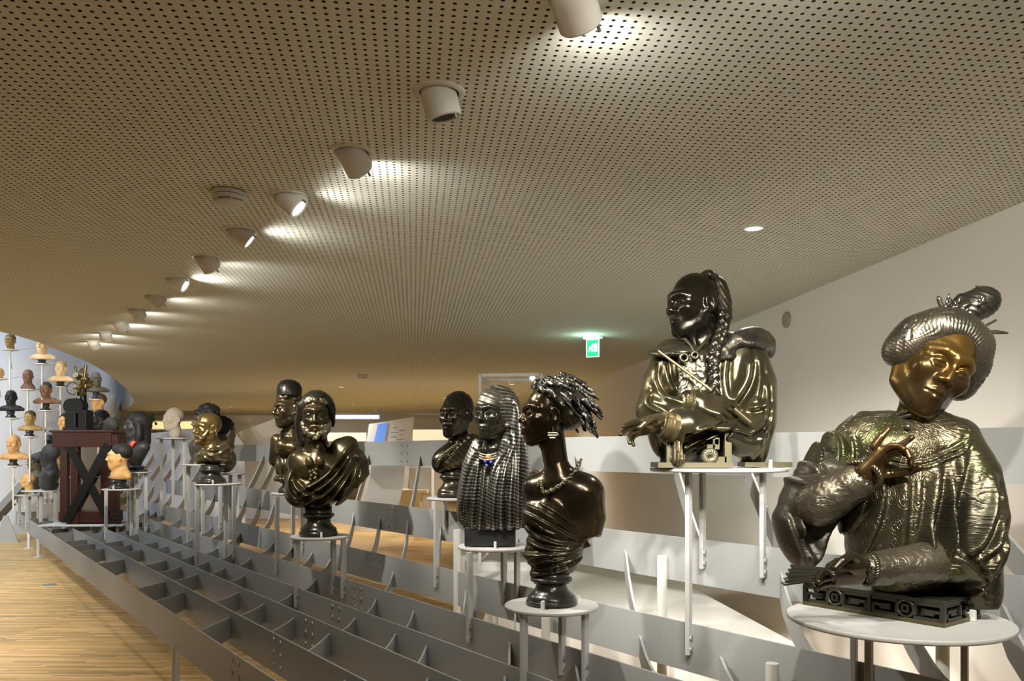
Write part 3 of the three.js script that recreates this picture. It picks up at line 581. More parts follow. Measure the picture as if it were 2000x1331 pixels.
  for (let i = 0; i < 15; i++) for (let j = 0; j < 9; j++) {
    const a = 0.62 + 2.85 * i / 14 + rr(-0.07, 0.07), b = -1.3 + 2.6 * (j + 0.5 * (i % 2)) / 8 + rr(-0.08, 0.08);   // brow over the crown to the nape; ear to ear
    const d = [Math.sin(b), Math.cos(b) * Math.sin(a), Math.cos(b) * Math.cos(a)];
    if (d[1] < 0.12 && d[2] > -0.25) continue;
    const st = [d[0] * 0.08, 0.047 + d[1] * 0.08, -0.032 + d[2] * 0.086], L = rr(0.07, 0.11), out = [d[0] * 0.8, d[1] * 0.7 - 0.1, d[2] * 0.55 - 0.42], n = Math.hypot(...out), pts = [];
    for (let u = 0; u <= 5; u++) { const q = u / 5; pts.push([...loc(st[0] + out[0] / n * L * q + 0.004 * Math.sin(q * 5 + i), st[1] + out[1] / n * L * q - 0.06 * q * q, st[2] + out[2] / n * L * q), 0.0135 * (1 - 0.6 * q * q)]); }
    locks.push(pts);
  }
  for (const p of locks) h.ch(p, 0.002);
  h.warp((x, y, zz, d) => d + 0.0014 * Math.sin(x * 420 + y * 380 + 2 * noise(x * 60, y * 60, zz * 60)) + 0.0012 * noise(x * 170, y * 170, zz * 170));
  part('hair', h.mesh(0.0034, base, hc), bronze(0.36), t, 'thick twisted locks');
  // necklace of two twisted strands
  const nk = [], ring = [[1050, 962, 0.0], [1056, 940, 0.055], [1062, 962, 0.07], [1078, 958, 0.08], [1100, 944, 0.075], [1122, 922, 0.055], [1134, 900, 0.02]];
  const cv = new THREE.CatmullRomCurve3(ring.slice(0).map(r => v3(Q(r[0], r[1], r[2] * 0.85)).sub(v3(base))));
  for (let i = 0; i < 70; i++) { const p = cv.getPoint(i / 69); for (const s of [-1, 1]) { const g = new THREE.IcosahedronGeometry(0.0052, 1); g.translate(p.x + s * 0.002, p.y + s * 0.004 * Math.cos(i), p.z + 0.004 * s * Math.sin(i)); nk.push(g); } }
  part('necklace', mergeGeometries(nk), std([0.16, 0.14, 0.09], 0.35, 0.9), t, 'necklace of small twisted beads');
  // earring of stacked bars
  const e0 = v3(Q(1079, 846, 0.085)).sub(v3(base)), er = [];
  for (const [dy, L] of [[0, 0.034], [-0.009, 0.034], [-0.018, 0.02]]) er.push(new THREE.CylinderGeometry(0.0042, 0.0042, L, 12).rotateZ(Math.PI / 2).translate(e0.x, e0.y + dy, e0.z));
  er.push(new THREE.CylinderGeometry(0.002, 0.002, 0.02, 8).translate(e0.x + 0.002, e0.y + 0.012, e0.z)); er.push(new THREE.SphereGeometry(0.006, 12, 8).translate(e0.x + 0.018, e0.y - 0.006, e0.z));
  part('earring', mergeGeometries(er.map(g => g.toNonIndexed())), std([0.35, 0.33, 0.27], 0.25, 0.95), t, 'bright earring of stacked bars');
  socle(t, base, 70 * k, 50 * k);
}
// ------------------------------------------------------------ woman with the closed fan
{
  const z = 2.85, base = W(1745, 1205, z), t = thing('bronze_sculpture', 'bronze half-figure of a woman in an embroidered robe, head tilted, holding a closed fan', 'sculpture', base);
  const Q = (px, py, dz = 0) => W(px, py, z - dz / S), q4 = (px, py, dz, r) => [...Q(px, py, dz), r];
  const gold = tone([0.16, 0.092, 0.022], [0.27, 0.16, 0.04], 9, 0, [0.06, 0.042, 0.025], 6);
  const dark = tone([0.07, 0.058, 0.045], [0.15, 0.115, 0.075], 9);
  const robeC = tone([0.055, 0.05, 0.034], [0.135, 0.115, 0.068], 7, 0, [0.065, 0.09, 0.016], 5);
  // head and neck
  const M = headFrame(Q(1826, 714, 0.02), 0.04, -0.2, -0.5, 1.1), f = new Clay();
  head(f, M, { jaw: 1.12, nose: 0.7, noseW: 1.15, lip: 1.05, neck: false, cheek: 1.15, eyes: 0.7, ears: false, brow: 0.9 });
  f.ch([q4(1806, 760, -0.01, 0.052), q4(1794, 800, -0.02, 0.05), q4(1786, 840, -0.02, 0.06)], 0.03);
  part('head', f.mesh(0.0026, base, gold), bronze(0.3), t, 'golden brown tilted face');
  // hair: swept back in two wings with a knot
  const h = new Clay(); h.frame(M);
  h.e([0, 0.042, -0.03], [0.086, 0.086, 0.1], 0);
  for (const s of [-1, 1]) { h.e([s * 0.078, 0.016, -0.03], [0.033, 0.056, 0.06], 0.05, [0, 0, s * 0.2]); h.ch([[s * 0.05, 0.085, 0.008, 0.02], [s * 0.083, 0.048, -0.004, 0.024], [s * 0.088, -0.01, -0.014, 0.022]], 0.05); }
  h.ch([[-0.05, 0.088, 0.022, 0.014], [0, 0.108, 0.028, 0.015], [0.05, 0.088, 0.022, 0.014]], 0.06);
  h.e([0, -0.045, 0.09], [0.07, 0.118, 0.082], 0.03, null, true);
  h.e([0, -0.11, 0.0], [0.075, 0.07, 0.12], 0.01, null, true);
  h.frame();
  const inv = M.clone().invert(), tv = new THREE.Vector3();
  h.warp((x, y, zz, d) => { tv.set(x, y, zz).applyMatrix4(inv); const a = Math.atan2(tv.x, tv.y + 0.02), r = Math.hypot(tv.x, tv.z - 0.05); return d + 0.0007 * Math.sin(a * 95 + 3 * noise(tv.x * 20, tv.y * 20, tv.z * 20)) + 0.0005 * Math.sin(a * 230); });
  part('hair', h.mesh(0.0026, base, tone([0.085, 0.078, 0.06], [0.15, 0.13, 0.095], 14)), bronze(0.36), t, 'combed hair in two side wings');
  const kn = new Clay();
  kn.ch([q4(1868, 650, -0.03, 0.03), q4(1886, 618, -0.03, 0.026), q4(1905, 598, -0.03, 0.03)], 0.02); kn.e(Q(1916, 592, -0.03), [0.05, 0.043, 0.045], 0.02, [0, 0, 0.5]); kn.e(Q(1880, 590, -0.05), [0.022, 0.024, 0.03], 0.01);
  kn.warp((x, y, zz, d) => d + 0.0009 * Math.sin((x * 0.6 + y) * 420));
  part('hair_knot', kn.mesh(0.0028, base, tone([0.06, 0.056, 0.045], [0.11, 0.1, 0.075], 14)), bronze(0.4), t, 'dark top knot');
  // blossoms, berries and pins
  const orn = new Clay(); seed = 5;
  const petal = (px, py, dz, n, R, tl) => { for (let i = 0; i < n; i++) { const a = i / n * 6.283 + tl, c = Q(px + Math.cos(a) * R * 1000 * 0.5, py + Math.sin(a) * R * 620 * 0.5, dz); orn.e(c, [R * 0.42, R * 0.16, R * 0.24], 0.002, [0.5, 0, -a]); } orn.e(Q(px, py, dz + 0.004), R * 0.2, 0.003); };
  petal(1854, 619, 0.02, 8, 0.042, 0.2); petal(1868, 600, 0.0, 7, 0.036, 0.5); petal(1838, 623, 0.0, 6, 0.026, 0); petal(1915, 652, 0.0, 6, 0.026, 0.3); petal(1880, 617, 0.015, 6, 0.03, 0.9);
  for (let i = 0; i < 26; i++) orn.e(Q(1921 + rr(-10, 10), 588 + rr(-9, 9), 0.016), 0.0042, 0.001);
  for (let i = 0; i < 12; i++) orn.e(Q(1860 + rr(-12, 14), 592 + rr(-14, 12), rr(-0.01, 0.01)), [0.004, 0.011, 0.004], 0.001, [0, 0, rr(-0.6, 0.6)]);
  orn.ch([q4(1842, 608, 0.0, 0.007), q4(1834, 584, 0.0, 0.0065)], 0.002); orn.ch([q4(1832, 583, 0, 0.0035), q4(1832, 580, 0, 0.003)], 0.001);
  orn.ch([q4(1893, 633, 0.02, 0.004), q4(1929, 612, 0.02, 0.003)], 0.002); orn.ch([q4(1918, 640, 0.01, 0.0035), q4(1945, 626, 0.01, 0.0035)], 0.002);
  orn.ch([q4(1912, 650, 0.01, 0.006), q4(1945, 649, 0.01, 0.006), q4(1968, 651, 0.01, 0.003)], 0.002); orn.ch([q4(1890, 640, 0.02, 0.009), q4(1922, 662, 0.01, 0.008)], 0.004); orn.ch([q4(1908, 560, -0.03, 0.004), q4(1932, 576, -0.03, 0.004)], 0.002);
  part('hair_ornament', orn.mesh(0.0022, base, tone([0.07, 0.065, 0.05], [0.24, 0.22, 0.16], 30)), bronze(0.3), t, 'blossoms, berries and pins in the hair');
  // robe
  const r = new Clay();
  r.e(Q(1776, 1010, -0.02), [0.165, 0.235, 0.12], 0);
  r.e(Q(1780, 870, -0.02), [0.15, 0.07, 0.085], 0.06);
  r.ch([q4(1735, 835, -0.03, 0.045), q4(1690, 845, -0.05, 0.058), q4(1650, 885, -0.06, 0.066), q4(1605, 945, -0.04, 0.07)], 0.04);           // arm on picture left
  r.ch([q4(1828, 835, 0.0, 0.045), q4(1868, 862, 0.02, 0.062), q4(1893, 930, 0.04, 0.076), q4(1902, 1010, 0.06, 0.082), q4(1893, 1068, 0.08, 0.078)], 0.04);
  r.ch([q4(1893, 1068, 0.08, 0.074), q4(1855, 1090, 0.11, 0.062)], 0.04);
  r.e(Q(1908, 1120, 0.03), [0.062, 0.12, 0.06], 0.04, [0, 0, 0.08]);                                                                         // hanging sleeve
  r.e(Q(1920, 1165, 0.02), [0.03, 0.05, 0.045], 0.02, [0, 0, -0.2]);
  // big folds
  const fd = (pts, rad, k = 0.02, cut) => r.cv(pts.map(p => q4(p[0], p[1], p[2], rad)), k, cut, 4);
  const fo = (pts, amp, w, g = 0.7) => r.rid(pts.map(p => Q(p[0], p[1], 0.1)), amp, w, g);
  fo([[1838, 900], [1826, 970], [1806, 1050], [1790, 1125]], 0.02, 0.016);
  fo([[1858, 900], [1852, 980], [1838, 1045], [1820, 1085]], 0.016, 0.012);
  fo([[1776, 915], [1770, 980], [1764, 1060], [1758, 1140]], 0.015, 0.015);
  fo([[1738, 925], [1728, 1000], [1710, 1070], [1694, 1140]], 0.015, 0.013);
  fo([[1706, 950], [1690, 1030], [1660, 1100], [1640, 1140]], 0.016, 0.014);
  fo([[1800, 930], [1790, 1010], [1778, 1080]], 0.009, 0.010);
  fo([[1640, 838], [1632, 890], [1612, 935]], 0.016, 0.013);
  fo([[1668, 832], [1664, 885], [1650, 925]], 0.013, 0.011);
  fo([[1690, 850], [1692, 890], [1684, 920]], 0.009, 0.009);
  fo([[1885, 885], [1868, 950], [1850, 1030], [1832, 1080]], 0.014, 0.012);
  fo([[1935, 935], [1925, 990], [1895, 1045], [1858, 1078]], 0.018, 0.014);
  fo([[1945, 1000], [1925, 1050], [1890, 1082]], 0.014, 0.012);
  fo([[1948, 1040], [1935, 1100], [1915, 1170]], 0.014, 0.013);
  fo([[1925, 1060], [1915, 1110], [1895, 1150]], 0.012, 0.012);
  fo([[1840, 1082], [1875, 1108], [1905, 1140], [1928, 1172]], 0.013, 0.010, 0.8);
  // yoke border and front border
  for (const dy of [0, 11]) fo([[1742, 893 + dy], [1775, 903 + dy], [1815, 902 + dy], [1850, 888 + dy], [1890, 868 + dy], [1904, 846 + dy]], 0.006, 0.0045, 0.4);
  for (const dx of [0, 12]) fo([[1700 + dx, 900], [1712 + dx, 960], [1690 + dx, 1030], [1655 + dx, 1095], [1632 + dx, 1138]], 0.006, 0.0045, 0.4);
  r.bx(Q(1780, 1235, 0), [0.4, 0.07, 0.4], 0.001, 0.002, null, true);
  r.warp((x, y, zz, d) => d + 0.0022 * noise(x * 18, y * 14, zz * 18) + 0.0006 * noise(x * 120, y * 120, zz * 120));
  const rg = wrapUV(r.mesh(0.0034, base, robeC), 0.24);
  part('robe', rg, new THREE.MeshPhysicalMaterial({ vertexColors: true, color: rgb(0.8, 0.8, 0.8), roughness: 0.31, metalness: 0.85, bumpMap: brocade, bumpScale: 0.0034 }), t, 'robe with scroll embroidery and green patina');
  // wide outer sleeve on the picture's left, open towards the body
  const sl = new Clay();
  sl.e(Q(1592, 985, -0.03), [0.09, 0.15, 0.1], 0, [0, 0, -0.42]);
  sl.e(Q(1570, 1060, -0.05), [0.05, 0.075, 0.06], 0.04, [0, 0, 0.15]);
  sl.e(Q(1640, 1030, 0.05), [0.088, 0.115, 0.1], 0.012, [0, 0, -0.5], true);
  sl.rid([Q(1540, 925, 0.05), Q(1580, 945, 0.05), Q(1625, 925, 0.05)], 0.012, 0.01); sl.rid([Q(1560, 900, 0.05), Q(1590, 905, 0.05), Q(1610, 940, 0.05)], 0.01, 0.01);
  sl.rid([Q(1530, 1000, 0.02), Q(1545, 1050, 0.02), Q(1575, 1110, 0.01)], 0.012, 0.012);
  sl.rid([Q(1562, 1020, 0.045), Q(1576, 1060, 0.03), Q(1590, 1105, 0.0)], 0.012, 0.012);
  sl.warp((x, y, zz, d) => d + 0.0025 * noise(x * 22, y * 18, zz * 22) + 0.0006 * noise(x * 140, y * 140, zz * 140));
  part('sleeve', wrapUV(sl.mesh(0.0036, base, tone([0.05, 0.047, 0.04], [0.11, 0.095, 0.07], 8)), 0.24), new THREE.MeshPhysicalMaterial({ vertexColors: true, color: rgb(0.8, 0.8, 0.8), roughness: 0.4, metalness: 0.8, bumpMap: brocade, bumpScale: 0.0014 }), t, 'wide hanging outer sleeve, hollow and dark inside');
  // inner sleeves with bands
  const cf = new Clay();
  cf.ch([q4(1596, 985, 0.04, 0.058), q4(1672, 940, 0.085, 0.05)], 0); cf.ch([q4(1672, 940, 0.085, 0.044), q4(1682, 934, 0.09, 0.044)], 0.002, true);
  for (const [a, b] of [[0.12, 0.0605], [0.24, 0.06], [0.34, 0.0595], [0.86, 0.0525]]) { const p = i => 1596 + 76 * i, q = i => 985 - 45 * i; cf.ch([q4(p(a), q(a), 0.04 + 0.045 * a, b), q4(p(a + 0.025), q(a + 0.025), 0.041 + 0.045 * a, b)], 0.002); }
  cf.ch([q4(1880, 1092, 0.08, 0.06), q4(1800, 1100, 0.125, 0.05), q4(1702, 1112, 0.15, 0.04)], 0); cf.ch([q4(1704, 1112, 0.15, 0.034), q4(1694, 1113, 0.15, 0.034)], 0.002, true);
  for (const a of [0.03, 0.12, 0.5, 0.62]) { const x = 1706 + 150 * a, y = 1112 - 15 * a, dz = 0.15 - 0.05 * a, rd = 0.0415 + 0.016 * a; cf.ch([q4(x, y, dz, rd), q4(x + 3, y, dz - 0.001, rd)], 0.002); }
  cf.warp((x, y, zz, d) => d + 0.0012 * noise(x * 130, y * 130, zz * 130));
  part('cuff', wrapUV(cf.mesh(0.003, base, tone([0.1, 0.085, 0.06], [0.19, 0.165, 0.12], 12)), 0.2), new THREE.MeshPhysicalMaterial({ vertexColors: true, color: rgb(0.8, 0.8, 0.8), roughness: 0.32, metalness: 0.8, bumpMap: brocade, bumpScale: 0.0015 }), t, 'fitted inner sleeves with embroidered bands');
  // collar band
  const co = Q(1786, 822, -0.015);
  const cb = []; for (const [dy, rad] of [[0, 0.0], [0.012, -0.002]]) cb.push(new THREE.TubeGeometry(new THREE.CatmullRomCurve3(ringPts([co[0] - base[0] + dy * 0.2, co[1] - base[1] + dy, co[2] - base[2]], [0.062 + rad, 0.004, 0], [0, 0.018, 0.062 + rad], 20).map(v3), true), 60, 0.0055, 8, true));
  cb.push(new THREE.SphereGeometry(0.008, 14, 10).translate(Q(1773, 833, 0.06)[0] - base[0], Q(1773, 834, 0.06)[1] - base[1], Q(1773, 834, 0.06)[2] - base[2]));
  part('collar', mergeGeometries(cb), std([0.12, 0.105, 0.07], 0.35, 0.85), t);
  // raised hand
  const hd = new Clay(), hc = tone([0.10, 0.062, 0.03], [0.20, 0.125, 0.05], 12);
  { const o = Q(1680, 932, 0.1); hand(hd, axes(o, [0.62, 0.72, 0.25], [0.55, -0.55, 0.6], 1.04), [0.05, 0.75, 0.62, 0.45], [0.9, 0.9], 0.1); }
  hd.ch([q4(1707, 872, 0.14, 0.0105), q4(1722, 853, 0.145, 0.0095), q4(1736, 838, 0.145, 0.006), q4(1744, 826, 0.14, 0.003)], 0.006);
  hd.ch([q4(1752, 880, 0.145, 0.008), q4(1768, 866, 0.14, 0.0065), q4(1778, 851, 0.135, 0.003)], 0.006);
  part('hand', hd.mesh(0.0024, base, hc), bronze(0.3), t, 'raised brown hand with long nails');
  const h2 = new Clay();
  { const o = Q(1690, 1114, 0.15); hand(h2, axes(o, [-1, -0.06, 0.1], [0.1, -0.5, 0.85], 1.0), [0.55, 0.35, 0.28, 0.2], [0.25, 0.7], 0.05); }
  part('hand', h2.mesh(0.0024, base, tone([0.07, 0.055, 0.04], [0.13, 0.1, 0.06], 12)), bronze(0.3), t, 'lowered hand holding the fan');
  { const c = Q(1683, 930, 0.098); part('bracelet', rope(ringPts(c, [-0.028, 0.034, 0.004], [0.02, 0.014, 0.04], 14), 0.0075, 12, base), std([0.15, 0.12, 0.07], 0.3, 0.9), t, 'twisted bracelet'); }
  { const c = Q(1697, 1113, 0.15); part('bracelet', rope(ringPts(c, [0.004, 0.036, 0.004], [0.004, 0.0, 0.036], 14), 0.007, 12, base), std([0.09, 0.08, 0.055], 0.3, 0.9), t, 'twisted bracelet'); }
  // closed fan: flat sticks fanned a little
  const fm = std([0.065, 0.06, 0.045], 0.42, 0.75), fan = part('fan', bar(sub(Q(1640, 1118, 0.165), base), sub(Q(1622, 1120, 0.165), base), 0.008), fm, t, 'closed fan held in the lowered hand');
  [[1108, 0.03], [1116, 0.05], [1124, 0.07], [1133, 0.09], [1141, 0.11]].forEach(([py, dz], i) => {
    const a = sub(Q(1668, 1117 + i * 1.5, 0.15 + i * 0.004), base), b = sub(Q(1545 - i * 4, py, 0.12 + dz * 0.6), base), A = v3(a), B = v3(b), d = B.clone().sub(A), g = new THREE.BoxGeometry(0.004, d.length(), 0.02);
    const pa = g.attributes.position; for (let q = 0; q < pa.count; q++) if (pa.getY(q) < 0) pa.setZ(q, pa.getZ(q) * 0.5);
    const y = d.clone().normalize(), x = new THREE.Vector3(0.1, 1, 0.35 - i * 0.05).addScaledVector(y, -new THREE.Vector3(0.1, 1, 0.35 - i * 0.05).dot(y)).normalize(), zz = x.clone().cross(y);
    g.applyMatrix4(new THREE.Matrix4().makeBasis(x, y, zz)); g.translate((a[0] + b[0]) / 2, (a[1] + b[1]) / 2, (a[2] + b[2]) / 2); g.computeVertexNormals();
    part('fan_stick', g, fm, fan);
  });
  // pierced fret base
  const bm = std([0.06, 0.055, 0.042], 0.4, 0.75), gold2 = std([0.13, 0.115, 0.06], 0.4, 0.8);
  const fr = new THREE.Group(); fr.name = 'fret_base'; t.add(fr);
  const cF = W(1845, 1228, 2.668), cL = W(1568, 1182, 3.08); fr.position.set(cL[0] - base[0], 0, cL[2] - base[2]); fr.rotation.y = Math.atan2(-(cF[2] - cL[2]), cF[0] - cL[0]);
  const w = Math.hypot(cF[0] - cL[0], cF[2] - cL[2]), hh = 0.066, dp = 0.2;
  part('bottom_slab', box(w, 0.01, dp, w / 2, 0.005, -dp / 2), gold2, fr); part('top_slab', rbox(w, 0.012, dp, 0.003, w / 2, hh - 0.006, -dp / 2), bm, fr); part('core', box(w - 0.05, hh - 0.022, dp - 0.05, w / 2, hh / 2, -dp / 2), std([0.012, 0.012, 0.011], 0.9), fr);
  const key = (x0, L, flip) => { const s = [], y0 = 0.01, y1 = hh - 0.012, H = y1 - y0, q = (x, y, ww, h2) => s.push(box(ww, h2, 0.012, flip ? x0 + L - (x + ww / 2) : x0 + x + ww / 2, y0 + y + h2 / 2, -0.007)); const b = 0.0075; q(0, 0, L, b); q(0, H - b, L, b); q(0, 0, b, H * 0.62); q(0, H * 0.62 - b, L * 0.72, b); q(L * 0.72 - b, H * 0.34, b, H * 0.3); q(L * 0.3, H * 0.3, L * 0.42, b); q(L - b, H * 0.2, b, H * 0.8); return mergeGeometries(s); };
  const U = w / 2;
  for (let i = 0; i < 2; i++) {
    part('fret_key', key(U * i + 0.008, U * 0.36, false), bm, fr); part('fret_key', key(U * i + U * 0.6, U * 0.37, true), bm, fr);
    part('fret_ring', mergeGeometries([new THREE.TorusGeometry(0.021, 0.0045, 8, 28).translate(U * i + U * 0.49, hh / 2, -0.005).toNonIndexed(), box(0.018, 0.005, 0.01, U * i + U * 0.49, hh / 2 + 0.008, -0.006).toNonIndexed(), box(0.018, 0.005, 0.01, U * i + U * 0.49, hh / 2 - 0.008, -0.006).toNonIndexed(), box(0.005, 0.02, 0.01, U * i + U * 0.49 - 0.007, hh / 2, -0.006).toNonIndexed(), box(0.005, 0.02, 0.01, U * i + U * 0.49 + 0.007, hh / 2, -0.006).toNonIndexed()]), bm, fr);
  }
  for (const [x, zz] of [[0.005, -0.006], [w - 0.006, -0.006], [U, -0.006], [w - 0.006, -dp + 0.006], [0.005, -dp + 0.006]]) part('fret_post', box(0.011, hh - 0.02, 0.012, x, hh / 2, zz), bm, fr);
  const sk = key(0.015, dp * 0.4, false); sk.rotateY(Math.PI / 2); const sm = part('fret_key', sk, bm, fr); sm.position.set(w - 0.001, 0, -0.002);
  const sk2 = part('fret_key', sk, bm, fr); sk2.position.set(w - 0.001, 0, -dp * 0.5);
}
const at = (z, bx, by) => { const base = W(bx, by, z), Q = (px, py, dz = 0) => W(px, py, z - dz / S); return { z, base, k: z * S / F, Q, q4: (px, py, dz, r) => [...Q(px, py, dz), r] }; };
// ------------------------------------------------------------ man with the long pipe
{
  const { base, Q, q4 } = at(3.95, 1385, 914), t = thing('bronze_sculpture', 'bronze half-figure of a man with a long braid holding a pipe, arms crossed', 'sculpture', base);
  const dark = tone([0.028, 0.026, 0.022], [0.06, 0.052, 0.036], 9), gold = tone([0.08, 0.07, 0.042], [0.18, 0.15, 0.08], 8, 0, [0.05, 0.048, 0.035], 5);
  const f = new Clay(), M = headFrame(Q(1352, 597, 0), -1.08, 0.03, 0.03, 0.99);
  head(f, M, { neck: false, nose: 0.75, noseW: 1.3, lip: 1.25, cheek: 1.12, brow: 1.3 });
  f.ch([q4(1372, 630, -0.02, 0.06), q4(1372, 665, -0.02, 0.062), q4(1378, 705, -0.02, 0.075)], 0.03);
  f.ch([q4(1348, 640, 0.045, 0.012), q4(1362, 690, 0.05, 0.01)], 0.02);
  part('head', f.mesh(0.0032, base, dark), bronze(0.27), t, 'dark polished head');
  // braid
  const b = new Clay();
  b.e(Q(1384, 540, -0.02), [0.03, 0.022, 0.04], 0.01, [0, 0, -0.3]); b.ch([q4(1388, 540, -0.02, 0.02), q4(1405, 560, -0.03, 0.03), q4(1411, 590, -0.02, 0.034), q4(1414, 620, 0.0, 0.03)], 0.01);
  const path = new THREE.CatmullRomCurve3([[1415, 612, 0.02], [1411, 645, 0.05], [1399, 675, 0.09], [1394, 705, 0.115], [1394, 735, 0.125], [1397, 768, 0.13]].map(p => v3(Q(...p))));
  for (let s = 0; s < 3; s++) { const q = []; for (let i = 0; i <= 40; i++) { const u = i / 40, p = path.getPoint(u), a = u * 22 + s * 2.094; q.push([p.x + 0.012 * Math.sin(a), p.y, p.z + 0.007 * Math.sin(2 * a), 0.0125 - 0.003 * u]); } b.ch(q, 0.002); }
  b.warp((x, y, z, d) => d + 0.001 * Math.sin(x * 380 + y * 200));
  part('braid', b.mesh(0.003, base, tone([0.04, 0.036, 0.03], [0.1, 0.085, 0.06], 15)), bronze(0.36), t, 'long plaited braid over the chest');
  // robe
  const r = new Clay();
  r.e(Q(1384, 790, -0.03), [0.19, 0.2, 0.12], 0); r.e(Q(1382, 705, -0.03), [0.16, 0.075, 0.1], 0.06);
  r.ch([q4(1310, 695, -0.02, 0.06), q4(1290, 740, 0.0, 0.06), q4(1276, 800, 0.02, 0.06)], 0.05);
  r.ch([q4(1455, 690, 0.0, 0.075), q4(1470, 750, 0.02, 0.085), q4(1472, 820, 0.05, 0.08), q4(1450, 855, 0.08, 0.07)], 0.05);
  r.ch([q4(1276, 805, 0.04, 0.055), q4(1310, 800, 0.1, 0.045), q4(1345, 785, 0.145, 0.036)], 0.03);                                   // near sleeve to the pipe hand
  r.ch([q4(1455, 850, 0.09, 0.06), q4(1400, 832, 0.14, 0.05), q4(1345, 830, 0.16, 0.055), q4(1308, 834, 0.165, 0.045)], 0.03);            // crossing sleeve
  r.ch([q4(1335, 850, 0.14, 0.045), q4(1340, 875, 0.12, 0.035), q4(1350, 895, 0.1, 0.018)], 0.03); r.ch([q4(1335, 850, 0.14, 0.04), q4(1390, 845, 0.12, 0.03)], 0.03);
  r.e(Q(1470, 860, -0.02), [0.06, 0.11, 0.09], 0.05); r.e(Q(1290, 850, -0.02), [0.045, 0.09, 0.05], 0.04, [0, 0, 0.2]);
  const fo = (pts, a, w, g = 0.7) => r.rid(pts.map(p => Q(p[0], p[1], 0.08)), a, w, g);
  fo([[1285, 700], [1278, 740], [1295, 775], [1320, 790]], 0.014, 0.012); fo([[1300, 700], [1305, 740], [1320, 770]], 0.012, 0.011); fo([[1268, 760], [1262, 790], [1290, 812]], 0.012, 0.011);
  fo([[1420, 690], [1415, 740], [1420, 790]], 0.010, 0.012); fo([[1462, 690], [1455, 740], [1435, 775], [1425, 790]], 0.022, 0.018); fo([[1480, 690], [1478, 740], [1470, 790]], 0.012, 0.014); fo([[1490, 740], [1488, 790], [1455, 800]], 0.013, 0.012);
  fo([[1495, 790], [1478, 830], [1450, 848]], 0.018, 0.012); fo([[1460, 852], [1420, 840], [1380, 838], [1345, 842]], 0.012, 0.010); fo([[1425, 826], [1390, 850], [1350, 870], [1335, 880]], 0.014, 0.010); fo([[1400, 822], [1370, 835], [1340, 850]], 0.010, 0.008); fo([[1480, 850], [1476, 880], [1470, 905]], 0.012, 0.012); fo([[1492, 830], [1490, 870], [1488, 905]], 0.012, 0.012); fo([[1278, 830], [1284, 860], [1296, 885]], 0.012, 0.01);
  fo([[1362, 690], [1358, 730], [1356, 770]], 0.006, 0.006); fo([[1326, 705], [1330, 740], [1338, 775]], 0.007, 0.007);
  r.bx(Q(1385, 945, 0), [0.5, 0.058, 0.5], 0.001, 0.002, null, true);
  r.bx(Q(1374, 885, 0.14), [0.075, 0.075, 0.06], 0.004, 0.01, null, true);
  r.warp((x, y, z, d) => d + 0.0018 * noise(x * 18, y * 14, z * 18));
  const chest = Q(1350, 740, 0.1), rc = r.mesh(0.0036, base, gold), col = rc.attributes.color, pp = rc.attributes.position;
  part('robe', wrapUV(rc, 0.22), bronze(0.32), t, 'satin robe with broad folds');
  // brocade front panel
  const fpc = new Clay(); fpc.bx(Q(1352, 738, 0.075), [0.05, 0.085, 0.035], 0.012, 0, [-0.12, -0.25, 0]); fpc.warp((x, y, z, d) => d + 0.004 * noise(x * 70, y * 70, z * 70) + 0.002 * noise(x * 170, y * 170, z * 170));
  part('chest_panel', fpc.mesh(0.003, base, tone([0.07, 0.065, 0.05], [0.16, 0.145, 0.1], 25)), bronze(0.42), t, 'rough embroidered chest panel');
  // cape collar
  const c = new Clay(); c.e(Q(1322, 684, 0.03), [0.105, 0.022, 0.085], 0.02, [0.25, 0, 0.12]); c.e(Q(1378, 694, -0.01), [0.13, 0.03, 0.12], 0.03, [0.2, 0, 0]); c.e(Q(1448, 670, -0.03), [0.11, 0.036, 0.125], 0.03, [0.15, 0, -0.14]); c.cv([q4(1418, 684, 0.07, 0.014), q4(1448, 652, 0.06, 0.015), q4(1482, 648, 0.02, 0.016), q4(1504, 668, -0.02, 0.018), q4(1503, 692, -0.03, 0.018)], 0.035); c.e(Q(1380, 650, 0.02), [0.085, 0.07, 0.1], 0.012, null, true);
  c.rid([Q(1300, 690, 0.08), Q(1350, 700, 0.08)], 0.004, 0.005);
  c.warp((x, y, z, d) => d + 0.0022 * noise(x * 60, y * 60, z * 60));
  part('cape_collar', wrapUV(c.mesh(0.0034, base, tone([0.055, 0.05, 0.04], [0.12, 0.105, 0.075], 14)), 0.22), new THREE.MeshPhysicalMaterial({ vertexColors: true, color: rgb(0.8, 0.8, 0.8), roughness: 0.38, metalness: 0.8, bumpMap: brocade, bumpScale: 0.002 }), t, 'broad embroidered shoulder collar');
  part('neck_cord', mergeGeometries([tube([sub(Q(1338, 662, 0.07), base), sub(Q(1350, 676, 0.1), base), sub(Q(1357, 690, 0.115), base)], 0.006), tube([sub(Q(1387, 655, 0.07), base), sub(Q(1372, 674, 0.1), base), sub(Q(1357, 690, 0.115), base)], 0.006), new THREE.TorusGeometry(0.013, 0.006, 8, 20).translate(...sub(Q(1336, 699, 0.12), base)), new THREE.TorusGeometry(0.011, 0.005, 8, 20).translate(...sub(Q(1357, 694, 0.122), base))]), std([0.1, 0.09, 0.06], 0.35, 0.85), t);
  // hands and cuffs
  const h1 = new Clay(); hand(h1, axes(Q(1362, 783, 0.165), [1, -0.32, 0.12], [0.1, -0.55, -0.8], 1.08), [0.32, 0.38, 0.42, 0.5], [0.4, 0.6], 0.05);
  part('hand', h1.mesh(0.0026, base, tone([0.05, 0.045, 0.032], [0.12, 0.1, 0.06], 10)), bronze(0.28), t, 'hand holding the pipe');
